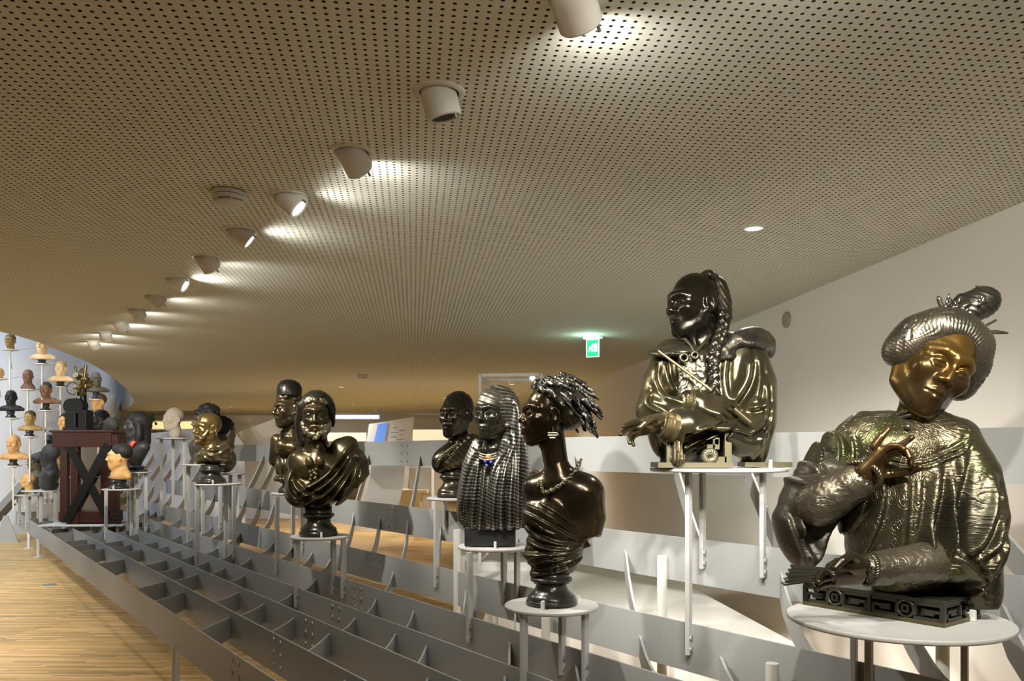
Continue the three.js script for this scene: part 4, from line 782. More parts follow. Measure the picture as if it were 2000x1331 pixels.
  const h2 = new Clay(); hand(h2, axes(Q(1291, 826, 0.175), [-1, -0.2, 0.25], [0.1, -0.7, 0.6], 1.05), [0.12, 0.18, 0.42, 0.5], [0.5, 0.4], 0.07);
  part('hand', h2.mesh(0.0026, base, tone([0.1, 0.085, 0.045], [0.19, 0.155, 0.08], 10)), bronze(0.28), t, 'outstretched hand with pointing fingers');
  const cb = (p, q, r0, r1) => bar(sub(Q(...p), base), sub(Q(...q), base), r0, 28, r1);
  part('cuff', mergeGeometries([cb([1338, 786, 0.15], [1363, 784, 0.167], 0.038, 0.035), cb([1343, 786, 0.153], [1346, 786, 0.155], 0.042, 0.042), cb([1350, 785, 0.157], [1359, 784, 0.164], 0.04, 0.039), cb([1361, 784, 0.165], [1363, 784, 0.167], 0.04, 0.04)]), std([0.16, 0.135, 0.07], 0.34, 0.85, { bumpMap: dullRelief, bumpScale: 0.003 }), t, 'embroidered cuff of the pipe hand');
  part('cuff', mergeGeometries([cb([1290, 829, 0.174], [1320, 836, 0.165], 0.042, 0.05), cb([1291, 829, 0.174], [1294, 830, 0.173], 0.046, 0.046), cb([1297, 831, 0.172], [1306, 833, 0.169], 0.048, 0.049), cb([1310, 834, 0.168], [1318, 836, 0.166], 0.052, 0.054)]), std([0.2, 0.165, 0.08], 0.34, 0.85, { bumpMap: dullRelief, bumpScale: 0.003 }), t, 'embroidered cuff of the outstretched hand');
  const pm = std([0.32, 0.24, 0.11], 0.35, 0.85), pipe = part('pipe', bar(sub(Q(1286, 686, 0.13), base), sub(Q(1390, 763, 0.175), base), 0.0055, 12), pm, t, 'brass pipe stem'); part('pipe_end', bar(sub(Q(1434, 799, 0.19), base), sub(Q(1466, 826, 0.195), base), 0.0095, 12, 0.0085), std([0.14, 0.12, 0.07], 0.35, 0.85), pipe);
  // tassel
  const ts = new Clay(); ts.ch([q4(1322, 850, 0.17, 0.01), q4(1322, 866, 0.17, 0.014), q4(1324, 897, 0.165, 0.024)], 0); ts.e(Q(1322, 852, 0.17), [0.014, 0.016, 0.014], 0.004); ts.warp((x, y, z, d) => d + 0.0022 * Math.sin(x * 650) + 0.001 * Math.sin(z * 700));
  part('tassel', ts.mesh(0.0026, base, tone([0.13, 0.115, 0.07], [0.2, 0.17, 0.1], 20)), bronze(0.4), t, 'hanging tassel');
  // fretted block under the arms
  const bm = std([0.15, 0.135, 0.085], 0.42, 0.8), bl = new THREE.Group(); bl.name = 'fret_block'; t.add(bl); const o = sub(Q(1366, 914, 0.15), base); bl.position.set(...o);
  part('plinth', box(0.26, 0.018, 0.16, -0.015, 0.009, -0.07), bm, bl); part('plinth', box(0.17, 0.018, 0.1, 0.27, 0.009, -0.14), bm, bl);
  const wq = 0.225, hq = 0.135, kk = []; const q = (x, y, w, h) => part('fret_bar', box(w, h, 0.025, x + w / 2 - wq / 2, 0.018 + y + h / 2, -0.0125), bm, bl);
  q(0, 0, 0.022, hq); q(wq - 0.024, 0, 0.024, hq); q(wq * 0.62, hq - 0.022, wq * 0.3, 0.022); q(wq * 0.62, 0, wq * 0.3, 0.02); q(wq * 0.62, 0, 0.02, hq * 0.6); q(wq * 0.62, hq * 0.6 - 0.018, wq * 0.18, 0.018); q(wq * 0.74, hq * 0.34, 0.016, hq * 0.3);
  part('side_panel', box(0.006, hq, 0.13, wq / 2 - 0.003, 0.018 + hq / 2, -0.075), bm, bl); part('back_panel', box(wq, hq, 0.01, 0, 0.018 + hq / 2, -0.13), std([0.03, 0.028, 0.02], 0.6, 0.6), bl);
  part('rope_knot', rope(ringPts([0.035, 0.04, 0.0], [0.018, 0, 0], [0, 0.016, 0.005], 10), 0.012, 5, [0, 0, 0]), std([0.2, 0.18, 0.12], 0.4, 0.8), bl);
}
// ------------------------------------------------------------ veiled woman
{
  const { base, Q, q4, k } = at(4.95, 966, 1064), t = thing('bronze_bust', 'dark bust of a woman in a long striped veil with coloured pendant', 'bust', base);
  const f = new Clay(), M = headFrame(Q(963, 810, 0), -0.56, 0.03, 0.02, 0.98);
  head(f, M, { neck: false, nose: 0.95, lip: 1.15, ears: false });
  f.ch([q4(968, 845, -0.02, 0.052), q4(968, 885, -0.01, 0.056), q4(966, 905, 0.01, 0.07)], 0.03); f.e(Q(966, 935, 0.0), [0.13, 0.12, 0.09], 0.05);
  part('body', f.mesh(0.0036, base, tone([0.045, 0.043, 0.037], [0.085, 0.08, 0.062], 10)), bronze(0.28), t);
  const hb = new Clay(); hb.frame(M); hb.e([0, 0.045, -0.016], [0.083, 0.085, 0.103], 0); hb.e([0, -0.06, 0.06], [0.12, 0.1, 0.16], 0.004, null, true); hb.frame(); hb.warp((x, y, z, d) => d + 0.001 * Math.sin(y * 300 + x * 120));
  const stripes = (x, y, z) => { const u = y + 0.25 * (x - base[0]) + 0.05 * (z - base[2]) + 0.012 * noise(x * 14, y * 6, z * 14), m = Math.abs(((u / 0.0155) % 1 + 1) % 1 - 0.5) < 0.13, v = Math.abs((((x - base[0]) * 1.4 + (z - base[2])) / 0.05 % 1 + 1) % 1 - 0.5) < 0.04; const b = 0.055 + 0.02 * noise(x * 20, y * 20, z * 20); return m ? [0.5, 0.48, 0.41] : v ? [0.2, 0.19, 0.16] : [b * 1.5, b * 1.47, b * 1.36]; };
  part('headband', hb.mesh(0.003, base, tone([0.1, 0.095, 0.075], [0.2, 0.185, 0.14], 14)), bronze(0.36), t, 'folded headband');
  // veil: over the crown, falling to a wide hem; open at the face and breast
  const v = new Clay();
  v.frame(M); v.e([0, 0.036, -0.035], [0.092, 0.105, 0.108], 0); v.frame();
  v.ch([q4(985, 800, -0.05, 0.08), q4(995, 860, -0.05, 0.085), q4(990, 930, -0.04, 0.12)], 0.05);
  v.e(Q(968, 985, -0.0), [0.178, 0.19, 0.125], 0.05); v.e(Q(966, 935, -0.01), [0.14, 0.13, 0.1], 0.05);
  v.ch([q4(1004, 810, -0.005, 0.03), q4(1016, 860, 0.02, 0.04), q4(1026, 930, 0.04, 0.052), q4(1026, 1000, 0.05, 0.055)], 0.03);
  v.ch([q4(932, 868, 0.05, 0.026), q4(920, 910, 0.07, 0.04), q4(915, 970, 0.07, 0.05)], 0.03);
  v.frame(M); v.e([0, -0.012, 0.1], [0.07, 0.102, 0.115], 0.012, null, true); v.frame();
  v.ch([q4(955, 858, 0.08, 0.05), q4(958, 890, 0.1, 0.045), q4(950, 918, 0.14, 0.02), q4(947, 932, 0.14, 0.006)], 0.012, true);
  const fo = (pts, a, w, g = 0.8) => v.rid(pts.map(p => Q(p[0], p[1], 0.1)), a, w, g);
  [[[934, 862], [922, 910], [912, 960], [902, 1035]], [[940, 865], [932, 920], [926, 980], [918, 1040]], [[948, 900], [944, 945], [940, 990], [934, 1040]], [[985, 870], [962, 920], [952, 970], [948, 1045]], [[990, 865], [972, 925], [964, 980], [962, 1040]], [[994, 880], [984, 930], [978, 985], [978, 1040]], [[1000, 850], [1000, 920], [996, 985], [994, 1040]], [[1012, 800], [1014, 870], [1012, 940], [1010, 1035]], [[1020, 820], [1028, 890], [1030, 960], [1026, 1030]], [[1004, 775], [1014, 800], [1024, 860], [1036, 930]], [[922, 880], [908, 930], [899, 980], [895, 1025]]].forEach((p, i) => fo(p, 0.016 + 0.006 * (i % 3), 0.013));
  v.bx(Q(968, 1062, 0), [0.4, 0.072, 0.4], 0.001, 0.004, null, true);
  v.warp((x, y, z, d) => { const yb = base[1] + 0.062 + 0.018 * Math.sin(x * 90) + 0.01 * Math.sin(x * 210 + z * 60); return Math.max(d, (yb - y) * 0.8); });
  part('veil', v.mesh(0.0036, base, stripes), bronze(0.36), t, 'striped veil in long folds');
  part('base_block', rbox(98 * k, 36 * k, 0.17, 0.004, -8 * k, 18 * k, -0.01), std([0.03, 0.03, 0.03], 0.4, 0.4), t);
  part('chest', (() => { const c = new Clay(); c.e(Q(963, 1022, 0), [0.135, 0.05, 0.1], 0); return c.mesh(0.006, base, () => [0.03, 0.03, 0.028]); })(), bronzeSoft, t);
  const nk = [], P0 = Q(953, 885, 0.115); for (let j = 0; j < 3; j++) for (let i = 0; i < 14; i++) { const a = (i / 13 - 0.5) * 1.9, g = new THREE.IcosahedronGeometry(0.0045, 1); g.translate(P0[0] - base[0] + 0.045 * Math.sin(a), P0[1] - base[1] + 0.012 - 0.022 * Math.cos(a) - j * 0.011, P0[2] - base[2] - 0.03 * (1 - Math.cos(a))); nk.push(g); }
  part('necklace', mergeGeometries(nk), std([0.3, 0.27, 0.2], 0.35, 0.8), t, 'bead necklace');
  const jw = (px, py, r, c) => part('pendant', new THREE.SphereGeometry(r, 12, 8).scale(1, 1, 0.5).translate(...sub(Q(px, py, 0.115), base)), std(c, 0.3), t); jw(954, 892, 0.012, [0.75, 0.25, 0.09]); jw(948, 901, 0.009, [0.04, 0.05, 0.3]); jw(959, 903, 0.008, [0.05, 0.06, 0.35]); jw(951, 910, 0.007, [0.04, 0.06, 0.35]);
  part('earring', new THREE.SphereGeometry(0.012, 14, 10).translate(...sub(Q(990, 831, 0.055), base)), std([0.4, 0.38, 0.3], 0.25, 0.9), t, 'bright round earring');
}
// ------------------------------------------------------------ man with the bead necklace
{
  const { base, Q, q4, k } = at(6.0, 884, 971), t = thing('bronze_bust', 'dark bust of a man with a moustache, bead necklace and cloth over one shoulder', 'bust', base);
  const f = new Clay(), M = headFrame(Q(890, 812, 0), -0.5, 0.02, 0.0, 1.04), c0 = tone([0.028, 0.026, 0.022], [0.07, 0.06, 0.04], 9);
  head(f, M, { neck: false, noseW: 1.2, lip: 1.3, brow: 1.3 });
  f.frame(M); f.ch([[-0.03, -0.058, 0.08, 0.004], [-0.012, -0.05, 0.095, 0.005], [0, -0.049, 0.097, 0.004], [0.012, -0.05, 0.095, 0.005], [0.03, -0.058, 0.08, 0.004]], 0.004); f.frame();
  f.ch([q4(896, 840, -0.02, 0.056), q4(896, 870, -0.02, 0.06), q4(890, 890, -0.01, 0.08)], 0.03); f.e(Q(888, 896, 0.0), [0.12, 0.075, 0.085], 0.04); f.e(Q(862, 908, 0.02), [0.05, 0.05, 0.05], 0.04);
  part('body', f.mesh(0.004, base, c0), bronze(0.26), t);
  const h = new Clay(); h.frame(M); h.e([0, 0.05, -0.03], [0.078, 0.083, 0.09], 0); h.e([0, -0.01, 0.06], [0.1, 0.105, 0.1], 0.006, null, true); h.frame(); h.warp((x, y, z, d) => d + 0.003 * noise(x * 90, y * 90, z * 90));
  part('hair', h.mesh(0.004, base, tone([0.02, 0.02, 0.018], [0.045, 0.04, 0.034], 20)), bronze(0.45), t);
  const c = new Clay(); c.ch([q4(872, 905, 0.09, 0.02), q4(890, 880, 0.07, 0.025), q4(915, 860, 0.02, 0.035), q4(932, 862, -0.03, 0.04)], 0.03); c.ch([q4(880, 908, 0.07, 0.03), q4(900, 892, 0.05, 0.04), q4(925, 880, 0.0, 0.045)], 0.03); c.warp((x, y, z, d) => d + 0.003 * Math.sin((x * 0.75 + y * 1.0) * 190)); 
  part('cloth', c.mesh(0.004, base, tone([0.05, 0.045, 0.03], [0.12, 0.1, 0.06], 12)), bronze(0.34), t, 'cloth over the shoulder');
  const g = [], C = new THREE.CatmullRomCurve3([[893, 868, 0.075], [880, 878, 0.1], [866, 890, 0.11], [857, 902, 0.1], [853, 911, 0.08]].map(p => v3(sub(Q(...p), base)))); for (let i = 0; i < 17; i++) { const p = C.getPoint(i / 16); g.push(new THREE.SphereGeometry(0.0115, 12, 8).translate(p.x, p.y, p.z)); }
  part('necklace', mergeGeometries(g), std([0.12, 0.105, 0.06], 0.25, 0.9), t, 'necklace of round beads');
  socle(t, base, 55 * k, 31 * k, std([0.06, 0.052, 0.038], 0.25, 0.7));
}
// ------------------------------------------------------------ bearded man in the pleated cloak
{
  const { base, Q, q4, k } = at(6.3, 622, 1046), t = thing('bronze_bust', 'bronze bust of a bearded man in a hood with a pleated cloak across the chest', 'bust', base);
  const f = new Clay(), M = headFrame(Q(618, 814, 0), 0.14, 0.0, 0.02, 1.13), c0 = tone([0.06, 0.048, 0.028], [0.13, 0.1, 0.052], 8);
  head(f, M, { neck: false, noseW: 1.35, nose: 0.8, lip: 1.3, brow: 1.2, ears: false });
  f.ch([q4(616, 850, -0.02, 0.062), q4(620, 885, -0.02, 0.075), q4(622, 905, -0.02, 0.1)], 0.03);
  f.e(Q(620, 925, -0.02), [0.165, 0.13, 0.105], 0.05); f.e(Q(596, 918, 0.03), [0.075, 0.06, 0.06], 0.05); f.e(Q(648, 918, 0.03), [0.07, 0.06, 0.06], 0.05); f.e(Q(586, 900, -0.02), [0.07, 0.06, 0.07], 0.05);
  part('body', f.mesh(0.0044, base, c0), bronze(0.27), t);
  const bd = new Clay(); seed = 77; bd.frame(M); for (let i = 0; i < 70; i++) { const a = rr(-1.35, 1.35), y = -0.072 - 0.06 * rnd() * Math.cos(a) + 0.035 * Math.abs(a); if (Math.abs(a) < 0.42 && y > -0.085) continue; const R = 0.066 + 0.012 * Math.cos(a); bd.e([R * Math.sin(a), y, 0.012 + R * Math.cos(a)], rr(0.007, 0.012), 0.006); } for (const s of [-1, 1]) bd.ch([[0.003 * s, -0.05, 0.1, 0.005], [s * 0.02, -0.055, 0.092, 0.006], [s * 0.034, -0.075, 0.075, 0.005]], 0.004); bd.frame();
  bd.frame(M); for (let i = 0; i < 40; i++) { const a = rr(-1.15, 1.15); bd.e([0.074 * Math.sin(a), 0.078 + rr(-0.008, 0.01) - 0.012 * a * a, -0.012 + 0.083 * Math.cos(a)], rr(0.006, 0.009), 0.003); } bd.frame();
  part('beard', bd.mesh(0.0036, base, tone([0.16, 0.14, 0.09], [0.4, 0.36, 0.25], 25)), bronze(0.34), t, 'short grizzled beard and hairline curls');
  const hd = new Clay(); hd.frame(M); hd.e([0, 0.045, -0.03], [0.092, 0.095, 0.105], 0); for (const s of [-1, 1]) hd.ch([[s * 0.075, 0.05, 0.01, 0.018], [s * 0.085, -0.02, -0.02, s < 0 ? 0.022 : 0.01], [s * (s < 0 ? 0.07 : 0.08), s < 0 ? -0.12 : -0.05, -0.035, s < 0 ? 0.03 : 0.008]], 0.03); hd.e([0.008, -0.035, 0.085], [0.086, 0.122, 0.105], 0.016, null, true); hd.frame(); hd.ch([q4(591, 800, -0.04, 0.036), q4(588, 835, -0.04, 0.032), q4(592, 862, -0.02, 0.026)], 0.03); hd.warp((x, y, z, d) => d + 0.003 * noise(x * 40, y * 40, z * 40));
  part('hood', hd.mesh(0.0044, base, tone([0.03, 0.028, 0.022], [0.065, 0.058, 0.042], 10)), bronze(0.36), t, 'dark hood');
  // cloak
  const c = new Clay();
  c.e(Q(622, 940, -0.03), [0.19, 0.16, 0.12], 0); c.ch([q4(648, 878, 0.02, 0.045), q4(680, 872, 0.0, 0.06), q4(700, 895, -0.01, 0.05)], 0.04); c.ch([q4(700, 895, -0.01, 0.045), q4(708, 925, -0.01, 0.035)], 0.04); c.ch([q4(672, 890, 0.02, 0.08), q4(684, 930, 0.02, 0.075), q4(670, 958, 0.02, 0.06)], 0.05); c.e(Q(590, 955, 0.0), [0.09, 0.11, 0.1], 0.05); c.ch([q4(580, 965, 0.05, 0.06), q4(615, 972, 0.07, 0.06), q4(655, 955, 0.06, 0.07)], 0.05);
  c.e(Q(602, 885, 0.12), [0.155, 0.16, 0.16], 0.012, [0, 0, 0.55], true); c.e(Q(570, 860, 0.0), [0.14, 0.06, 0.3], 0.02, null, true); c.e(Q(620, 850, 0), [0.1, 0.08, 0.2], 0.02, null, true);
  const fo = (pts, a, w, g = 0.9) => c.rid(pts.map(p => Q(p[0], p[1], 0.08)), a, w, g);
  [[[688, 866], [660, 905], [628, 938], [585, 962]], [[690, 872], [668, 912], [636, 950], [580, 976]], [[692, 878], [675, 920], [645, 962], [590, 988]], [[694, 882], [682, 925], [655, 970], [620, 996]], [[696, 884], [692, 930], [668, 975], [645, 996]], [[698, 884], [702, 925], [690, 960]], [[699, 884], [710, 918], [704, 948]], [[700, 884], [718, 912], [716, 936]], [[566, 905], [572, 940], [600, 965], [640, 975]], [[562, 925], [568, 960], [590, 980]]].forEach(p => fo(p, 0.022, 0.015));
  c.warp((x, y, z, d) => { const q = (y - Q(0, 992)[1]) + 0.006 * Math.sin(x * 60); return Math.max(d, -q * 0.9); });
  part('cloak', c.mesh(0.0044, base, tone([0.045, 0.038, 0.022], [0.13, 0.105, 0.052], 8)), bronze(0.32), t, 'pleated cloak');
  const kn = []; for (const [px, py] of [[604, 902], [624, 901]]) kn.push(new THREE.SphereGeometry(0.03, 16, 12).scale(0.8, 1, 0.7).translate(...sub(Q(px, py, 0.1), base))); for (let i = 0; i < 10; i++) kn.push(new THREE.SphereGeometry(0.012, 8, 6).translate(...sub(Q(612 + 6 * Math.cos(i * 1.7), 918 + i * 2.2, 0.098), base)));
  part('breast_ornament', mergeGeometries(kn), std([0.13, 0.1, 0.055], 0.32, 0.85), t, 'two tassel knots');
  socle(t, base, 56 * k, 37 * k, std([0.04, 0.036, 0.028], 0.25, 0.6));
}
// ------------------------------------------------------------ woman in the tall cap
{
  const { base, Q, q4, k } = at(7.7, 566, 962), t = thing('bronze_bust', 'bronze bust of a curly-haired woman in a tall round cap and low bodice', 'bust', base);
  const f = new Clay(), M = headFrame(Q(563, 800, 0), -0.75, 0.0, 0.03, 1.08), c0 = tone([0.09, 0.07, 0.04], [0.18, 0.14, 0.075], 8);
  head(f, M, { neck: false, nose: 1.05, lip: 1.0 });
  f.ch([q4(566, 828, -0.02, 0.05), q4(570, 848, -0.02, 0.06)], 0.03); f.e(Q(570, 872, -0.02), [0.13, 0.08, 0.085], 0.04); f.e(Q(553, 872, 0.06), 0.055, 0.03); f.e(Q(574, 876, 0.065), 0.055, 0.03); f.ch([q4(541, 860, -0.02, 0.045), q4(536, 900, -0.02, 0.04)], 0.03); f.ch([q4(598, 862, -0.03, 0.045), q4(602, 900, -0.03, 0.04)], 0.03); f.e(Q(566, 910, -0.01), [0.095, 0.09, 0.075], 0.03);
  part('body', f.mesh(0.0044, base, c0), bronze(0.28), t);
  const h = new Clay(); seed = 12; h.frame(M); h.e([0, 0.04, -0.03], [0.08, 0.08, 0.085], 0); h.e([0, -0.02, 0.07], [0.075, 0.1, 0.075], 0.01, null, true); for (let i = 0; i < 60; i++) { const a = rr(-2.0, 2.0), y = rr(-0.06, 0.075), R = 0.085; h.e([R * Math.sin(a) * (Math.abs(a) < 0.7 ? 0.95 : 1), Math.abs(a) < 0.9 ? rr(0.06, 0.085) : y, -0.02 + R * Math.cos(a) * 0.95], rr(0.009, 0.014), 0.003); } h.frame();
  part('hair', h.mesh(0.005, base, tone([0.05, 0.042, 0.028], [0.15, 0.125, 0.075], 25)), bronze(0.36), t, 'tight curls');
  const cp = part('cap', lathe([[0.085, 0], [0.09, 0.03], [0.088, 0.07], [0.07, 0.105], [0.035, 0.122], [0, 0.126]], 36), std([0.03, 0.027, 0.022], 0.28, 0.7), t, 'tall smooth cap'); cp.position.set(...sub(Q(564, 776, -0.01), base)); cp.rotation.set(-0.15, 0, -0.05);
  const b = new Clay(); b.e(Q(566, 912, -0.005), [0.105, 0.095, 0.085], 0); b.e(Q(552, 880, 0.05), [0.05, 0.04, 0.045], 0.02); b.e(Q(575, 884, 0.055), [0.05, 0.04, 0.045], 0.02); b.ch([q4(548, 880, 0.07, 0.02), q4(548, 858, 0.05, 0.018), q4(552, 845, 0, 0.018)], 0.02); b.ch([q4(580, 880, 0.07, 0.024), q4(590, 858, 0.04, 0.022)], 0.02); b.e(Q(560, 936, 0.02), [0.09, 0.03, 0.08], 0.02); b.warp((x, y, z, d) => d + 0.004 * Math.sin(x * 120 + 2 * noise(x * 20, y * 20, 1)) * (y < Q(0, 890)[1] ? 1 : 0.4)); b.e(Q(562, 868, 0.11), [0.03, 0.03, 0.04], 0.01, null, true);
  part('bodice', b.mesh(0.005, base, tone([0.08, 0.068, 0.045], [0.17, 0.145, 0.09], 10)), bronze(0.36), t, 'laced bodice');
  part('socle', lathe([[0, 0], [0.085, 0], [0.08, 0.02], [0.05, 0.05], [0.05, 0.075], [0, 0.075]], 32), socleMat, t);
}
// ------------------------------------------------------------ gilded bald man
{
  const { base, Q, q4, k } = at(8.6, 413, 945), t = thing('bronze_bust', 'gilded bronze bust of a bald bearded man in a cowl on a black socle', 'bust', base);
  const f = new Clay(), M = headFrame(Q(405, 838, 0), -0.72, -0.02, 0.0, 1.05), c0 = tone([0.22, 0.15, 0.06], [0.36, 0.25, 0.1], 8);
  head(f, M, { neck: false, nose: 1.1, brow: 1.2 });
  f.ch([q4(412, 862, -0.02, 0.06), q4(416, 885, -0.02, 0.075)], 0.03); f.e(Q(415, 892, -0.01), [0.13, 0.07, 0.09], 0.04);
  part('body', f.mesh(0.0044, base, c0), bronze(0.27), t);
  const b = new Clay(); seed = 3; b.frame(M); for (let i = 0; i < 60; i++) { const a = rr(-1.4, 1.4), y = -0.075 - 0.05 * rnd() * Math.cos(a) + 0.045 * Math.abs(a); if (Math.abs(a) < 0.4 && y > -0.088) continue; const R = 0.066 + 0.01 * Math.cos(a); b.e([R * Math.sin(a), y, 0.012 + R * Math.cos(a)], rr(0.008, 0.013), 0.006); } b.ch([[-0.03, -0.06, 0.083, 0.007], [0, -0.05, 0.1, 0.006], [0.03, -0.06, 0.083, 0.007]], 0.005); b.frame();
  part('beard', b.mesh(0.005, base, tone([0.25, 0.2, 0.1], [0.4, 0.33, 0.18], 20)), bronze(0.34), t, 'curled beard');
  const c = new Clay(); c.e(Q(416, 892, -0.005), [0.15, 0.06, 0.1], 0); c.ch([q4(396, 893, 0.07, 0.03), q4(415, 884, 0.08, 0.035), q4(440, 872, 0.0, 0.045), q4(448, 872, -0.05, 0.04)], 0.04); c.ch([q4(388, 903, 0.05, 0.02), q4(398, 885, 0.06, 0.025)], 0.03); c.e(Q(408, 862, 0.02), [0.075, 0.08, 0.08], 0.02, null, true); c.e(Q(445, 918, 0.02), [0.13, 0.045, 0.25], 0.02, [0, 0, 0.7], true); c.rid([Q(420, 878), Q(440, 880), Q(452, 874)], 0.012, 0.014); c.rid([Q(415, 890), Q(430, 890), Q(446, 882)], 0.012, 0.014); c.rid([Q(408, 893), Q(418, 900)], 0.01, 0.012);
  part('cowl', c.mesh(0.0056, base, tone([0.16, 0.13, 0.075], [0.27, 0.22, 0.13], 10)), bronze(0.34), t, 'thick folded cowl');
  socle(t, base, 37 * k, 28 * k);
}
// ------------------------------------------------------------ simpler busts, casts and heads further back
const SKIN = { tan: [[0.48, 0.27, 0.10], [0.60, 0.35, 0.14]], pale: [[0.66, 0.46, 0.24], [0.78, 0.56, 0.3]], brown: [[0.12, 0.065, 0.045], [0.19, 0.1, 0.065]], umber: [[0.15, 0.085, 0.05], [0.25, 0.13, 0.07]], olive: [[0.26, 0.17, 0.06], [0.36, 0.24, 0.09]], black: [[0.012, 0.012, 0.012], [0.028, 0.028, 0.027]], char: [[0.024, 0.025, 0.026], [0.042, 0.043, 0.043]], moss: [[0.07, 0.062, 0.04], [0.12, 0.105, 0.07]], plaster: [[0.34, 0.29, 0.23], [0.42, 0.36, 0.29]] };
// o: chest 'wide' | 'round' | 'none', hair colour/kind, socle
function cast(label, px, py, z, o) {
  const { yaw = 0, s = 1, skin = 'tan', hair, chest = 'wide', roll = 0, pitch = 0, baseY, gloss = 0.5, sw = 1, group, cell = 0.007, sr = 0.085, metal = 0, hairKind = 'cap' } = o;
  const e = W(px, py, z), by = W(px, baseY, z)[1], base = [e[0], by, e[2]], t = thing('portrait_bust', label, 'bust', base, group), M = headFrame(e, yaw, pitch, roll, s), f = new Clay();
  const mat = new THREE.MeshPhysicalMaterial({ vertexColors: true, roughness: gloss, metalness: metal, specularIntensity: metal ? 1 : 0.5 }), cy = e[1] - 0.115 * s;
  head(f, M, { neck: false, lids: false });
  f.frame(new THREE.Matrix4().compose(new THREE.Vector3(e[0], e[1], e[2]), new THREE.Quaternion().setFromEuler(new THREE.Euler(0, yaw * (o.turn ?? 0.6), 0)), new THREE.Vector3(s, s, s)));
  f.ch([[0, -0.07, -0.02, 0.052], [0, -0.15, -0.03, 0.056]], 0.03);
  if (chest === 'wide') { f.e([0, -0.172, -0.02], [0.15 * sw, 0.05, 0.075], 0.05); for (const q of [-1, 1]) f.ch([[q * 0.11 * sw, -0.172, -0.02, 0.042], [q * 0.17 * sw, -0.188, -0.02, 0.03]], 0.04); f.e([0, -0.195, 0.0], [0.1 * sw, 0.035, 0.07], 0.04); f.bx([0, -0.275, 0], [0.3, 0.06, 0.3], 0.002, 0.012, null, true); }
  else if (chest === 'round') { f.e([0, -0.2, -0.01], [0.12 * sw, 0.07, 0.075], 0.06); f.e([0, -0.25, 0.0], [0.085 * sw, 0.05, 0.065], 0.05); f.bx([0, -0.34, 0], [0.3, 0.055, 0.3], 0.002, 0.01, null, true); }
  else if (chest === 'deep') { f.e([0, -0.2, -0.015], [0.21 * sw, 0.075, 0.085], 0.05); f.e([0, -0.26, 0.01], [0.15 * sw, 0.09, 0.085], 0.05); f.ch([[0, -0.3, 0.0, 0.085 * sw], [0, (by - e[1]) / s + 0.07 * sw, 0.0, 0.06 * sw]], 0.04); }
  else f.ch([[0, -0.12, -0.02, 0.056], [0, (by - e[1]) / s + 0.05, -0.01, 0.05]], 0.03);
  f.frame(); f.bx([e[0], by - 0.2, e[2]], [0.6, 0.2, 0.6], 0.001, 0.002, null, true);
  part('figure', f.mesh(cell * s, base, tone(...SKIN[skin], 9)), mat, t);
  if (hair) {
    const h = new Clay(); h.frame(M);
    if (hairKind === 'long') { h.e([0, 0.035, -0.03], [0.092, 0.1, 0.105], 0); for (const q of [-1, 1]) h.ch([[q * 0.085, 0.0, -0.01, 0.03], [q * 0.092, -0.09, -0.01, 0.035], [q * 0.08, -0.17, 0.0, 0.03]], 0.03); h.ch([[0, 0, -0.06, 0.07], [0, -0.15, -0.06, 0.07]], 0.04); h.e([0, -0.05, 0.1], [0.062, 0.1, 0.09], 0.01, null, true); }
    else if (hairKind === 'curl') { h.e([0, 0.05, -0.03], [0.085, 0.085, 0.1], 0); seed = 9; for (let i = 0; i < 45; i++) { const a = rr(0, 6.283), b = rr(0.1, 1.5); h.e([0.088 * Math.cos(a) * Math.cos(b), 0.045 + 0.09 * Math.sin(b), -0.03 + 0.1 * Math.sin(a) * Math.cos(b)], rr(0.016, 0.026), 0.01); } h.e([0, -0.05, 0.08], [0.09, 0.11, 0.085], 0.01, null, true); }
    else { h.e([0, 0.046, -0.026], [0.08, 0.085, 0.098], 0); h.e([0, -0.05, 0.07], [0.095, 0.115, 0.085], 0.012, null, true); h.e([0, -0.1, -0.02], [0.1, 0.07, 0.14], 0.01, null, true); }
    h.frame(); h.warp((x, y, z, d) => d + 0.002 * noise(x * 80, y * 80, z * 80));
    part('hair', h.mesh(cell * s, base, () => hair), new THREE.MeshPhysicalMaterial({ vertexColors: true, roughness: 0.6, specularIntensity: 0.4 }), t);
  }
  const hs = o.socleH ?? Math.max(0.03, (e[1] - (chest === 'deep' ? 0.38 : chest === 'none' ? 0.19 : chest === 'round' ? 0.285 : 0.21) * s) - by);
  if (!o.noSocle) part('socle', lathe([[0, 0], [1, 0], [1, 0.14], [0.9, 0.2], [0.66, 0.42], [0.6, 0.6], [0.78, 0.68], [0.8, 0.78], [0.66, 0.84], [0.66, 1.02], [0, 1.02]].map(p => [p[0] * sr, p[1] * hs]), 28), socleMat, t);
  return t;
}
